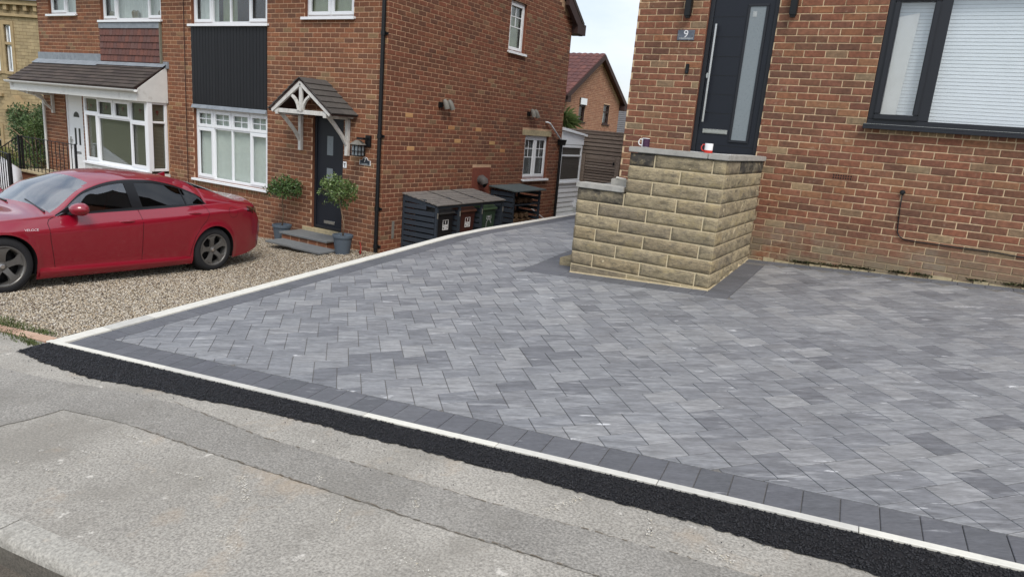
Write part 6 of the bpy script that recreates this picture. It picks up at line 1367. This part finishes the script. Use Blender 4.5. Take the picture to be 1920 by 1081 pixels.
mb.box(1.35,1.75,-.7,.7,.70,.87); mb.build('seats','rim_dark',car,local=True)
def surf(x,z,side,off): return (x,side*(yside(x,z)+off),z)
def ribbon(pts,w,m,name,side,off=.0012,n=6,parent=None):
    f = []; 
    for (a,b),(c,d) in zip(pts,pts[1:]): f += [(a+(c-a)*k/n,b+(d-b)*k/n) for k in range(n)]
    f.append(pts[-1]); mb = MB(); vs = []
    for i,(x,z) in enumerate(f):
        x2,z2 = f[min(i+1,len(f)-1)]; x1_,z1_ = f[max(i-1,0)]; dx,dz_ = x2-x1_,z2-z1_; l = math.hypot(dx,dz_) or 1; nx_,nz_ = -dz_/l*w/2,dx/l*w/2
        vs += [surf(x+nx_,z+nz_,side,off),surf(x-nx_,z-nz_,side,off)]
    mb.add(vs,[(2*i,2*i+2,2*i+3,2*i+1) for i in range(len(f)-1)]); return mb.build(name,m,parent or car,local=True)
for side in (-1,1):
    ribbon([(1.40,.866),(1.335,.84),(1.305,.80),(1.30,.72),(1.31,.60),(1.34,.44),(1.37,.27)],.006,'rim_dark','door_seam',side)
    ribbon([(2.475,.952),(2.475,.7),(2.48,.26)],.006,'rim_dark','door_seam',side)
    ribbon([(3.45,1.0),(3.50,.95),(3.505,.88),(3.47,.79),(3.37,.68),(3.285,.55),(3.235,.40),(3.215,.27)],.006,'rim_dark','door_seam',side)
    ribbon([(1.37,.265),(2.0,.268),(2.65,.268),(3.215,.27)],.005,'rim_dark','door_seam',side)
    ribbon([(3.95+.085*math.cos(a),.885+.075*math.sin(a)) for a in np.linspace(0,6.283,18)],.004,'rim_dark','fuel_flap_seam',side,n=1)
    for (hx,hz,dk) in ((2.26,.800,'front_door'),(3.27,.885,'rear_door')):
        mb = MB(); secs = []
        for q in np.linspace(0,1,9): x = hx-.11+.22*q; e = math.sin(math.pi*q)**.5; y = yside(x,hz); secs.append([(x,side*(y-.004),hz+.016*e),(x,side*(y+.020*e),hz+.010*e),(x,side*(y+.022*e),hz-.006*e),(x,side*(y-.004),hz-.014*e)])
        lo(mb,secs); mb.build('handle','car_paint',front_doors[dk+('' if side < 0 else '#')],smooth=True,local=True)
    mb = MB(); y0_ = yside(1.62,.885); cc = Vector((1.66,side*(y0_+.115),.968)); vs = []; n1,n2 = 16,10
    for a in range(n2+1):
        ph = math.pi*a/n2
        for b in range(n1): th = 2*math.pi*b/n1; x = math.cos(th)*math.sin(ph); z = math.sin(th)*math.sin(ph); y = math.cos(ph); vs.append((cc.x+x*(.13 if x < 0 else .07),cc.y+side*-y*.125,cc.z+z*.082-.01*y))
    mb.add(vs,[(a*n1+b,a*n1+(b+1)%n1,(a+1)*n1+(b+1)%n1,(a+1)*n1+b) for a in range(n2) for b in range(n1)]); mi = mb.build('wing_mirror','car_paint',car,smooth=True,local=True)
    mb = MB(); mb.bar((1.60,side*(y0_-.02),.905),(1.66,side*(y0_+.10),.915),.07,.03); mb.build('mirror_arm','car_black',mi,local=True)
    mb = MB(); mb.prism([(1.43,side*(y0_-.026),.885),(1.60,side*(y0_-.022),.892),(1.60,side*(y0_-.055),.985)],(0,side*.012,0)); mb.build('corner_trim','car_black',car,local=True)
for side in (-1,1):
    mb = MB(); secs = []
    for q in np.linspace(0,1,30):
        x = 1.19+2.03*q; y = yside(x,.235); e = min(1,8*q,8*(1-q)); secs.append([(x,side*(y-.012),.285),(x,side*(y+.004+.016*e),.245),(x,side*(y+.004+.018*e),.215),(x,side*(y-.012),.16)])
    lo(mb,secs); o = mb.build('sill_skirt','car_paint',car,local=True); smooth_by_angle(o,40)
CF_ = Face((0,-(yside(1.02,.735)+.002),0),(1,0,0),(0,-1,0)); bd = text_mesh('badge','VELOCE',.034,CF_,1.10,.735,.0,'badge',car,font_shear=.3)
# the lettering follows the wing and stretches as cast script
for v in bd.data.vertices: v.co.x = 1.10+(v.co.x-1.10)*1.25; v.co.y = -(yside(v.co.x,v.co.z)+.0025+(.001 if v.co.y < 0 else 0))
mb = MB(); mb.tone = 0; mb.prism([(3.30,-.012,zr(3.30)-.01),(3.46,-.02,zr(3.46)-.01),(3.45,-.006,zr(3.32)+.045)],(0,.024,0)); mb.build('aerial_fin','car_paint',car,local=True)
mb = MB(); mb.tube([(1.38,-.66,.915),(1.47,-.10,.995)],.011,5); mb.tube([(1.36,.10,.955),(1.45,.62,.955)],.011,5); mb.build('wiper','car_black',car,local=True)
mb = MB(); mb.bar((4.30,-.3,.6),(4.30,.3,.6),.02,.02); mb.box(4.645,4.655,-.26,.26,.62,.73); mb.build('number_plate','print_white',car,local=True)
for side in (-1,1):
    for k,c in enumerate((XF,XR)):
        w = MB(); yo = side*TY; s_ = side
        w.lathe([(.225,yo-s_*.02),(.232,yo-s_*.002),(.262,yo+s_*.003),(.300,yo-s_*.004),(.322,yo-s_*.022),(.335,yo-s_*.05),(.336,yo-s_*.19),(.32,yo-s_*.225),(.25,yo-s_*.23),(.225,yo-s_*.22)],48,c=(c,0,.335),axis='y',closed=True); wh = w.build('wheel','tyre',car,smooth=True,local=True)
        rm = MB(); rm.lathe([(.232,yo-s_*.004),(.236,yo-s_*.0),(.222,yo+s_*.001),(.208,yo-s_*.012),(.203,yo-s_*.06),(.20,yo-s_*.15)],48,c=(c,0,.335),axis='y'); rm.f = [f for f in rm.f if len(f) == 4]; rm.t = rm.t[:len(rm.f)]
        ph0 = math.radians(90+12*k) 
        for q in range(5):
            a = ph0+2*math.pi*q/5; ca,sa = math.cos(a),math.sin(a); prof = [(.045,.036,-.030),(.085,.031,-.020),(.125,.030,-.012),(.16,.038,-.008),(.185,.058,-.006),(.206,.095,-.006)]; L1 = []; 
            for (rr,hw,dp) in prof:
                for sg in (-1,1): ux,uz = rr*ca-sg*hw*sa,rr*sa+sg*hw*ca; L1.append((c+ux,yo+s_*dp,.335+uz)); L1.append((c+ux*(.97),yo+s_*(dp-.035),.335+uz*.97))
            m_ = len(prof); fs = []
            for i in range(m_-1): b_ = 4*i; fs += [(b_,b_+4,b_+6,b_+2),(b_,b_+1,b_+5,b_+4),(b_+2,b_+6,b_+7,b_+3)]
            rm.add(L1,fs)
        rm.lathe([(.0001,yo-s_*.022),(.03,yo-s_*.022),(.036,yo-s_*.028),(.055,yo-s_*.032),(.06,yo-s_*.06)],20,c=(c,0,.335),axis='y'); ri = rm.build('rim','rim',wh,local=True); smooth_by_angle(ri,40)
        mb = MB(); mb.lathe([(.205,yo-s_*.10),(.0001,yo-s_*.10)],30,c=(c,0,.335),axis='y'); mb.lathe([(.15,yo-s_*.085),(.15,yo-s_*.095)],30,c=(c,0,.335),axis='y'); mb.build('brake_disc','rim_dark',wh,local=True)
        mb = MB(); mb.lathe([(.0001,yo-s_*.0195),(.022,yo-s_*.020),(.026,yo-s_*.0225)],16,c=(c,0,.335),axis='y'); mb.build('centre_cap','chrome',wh,local=True)
t = None
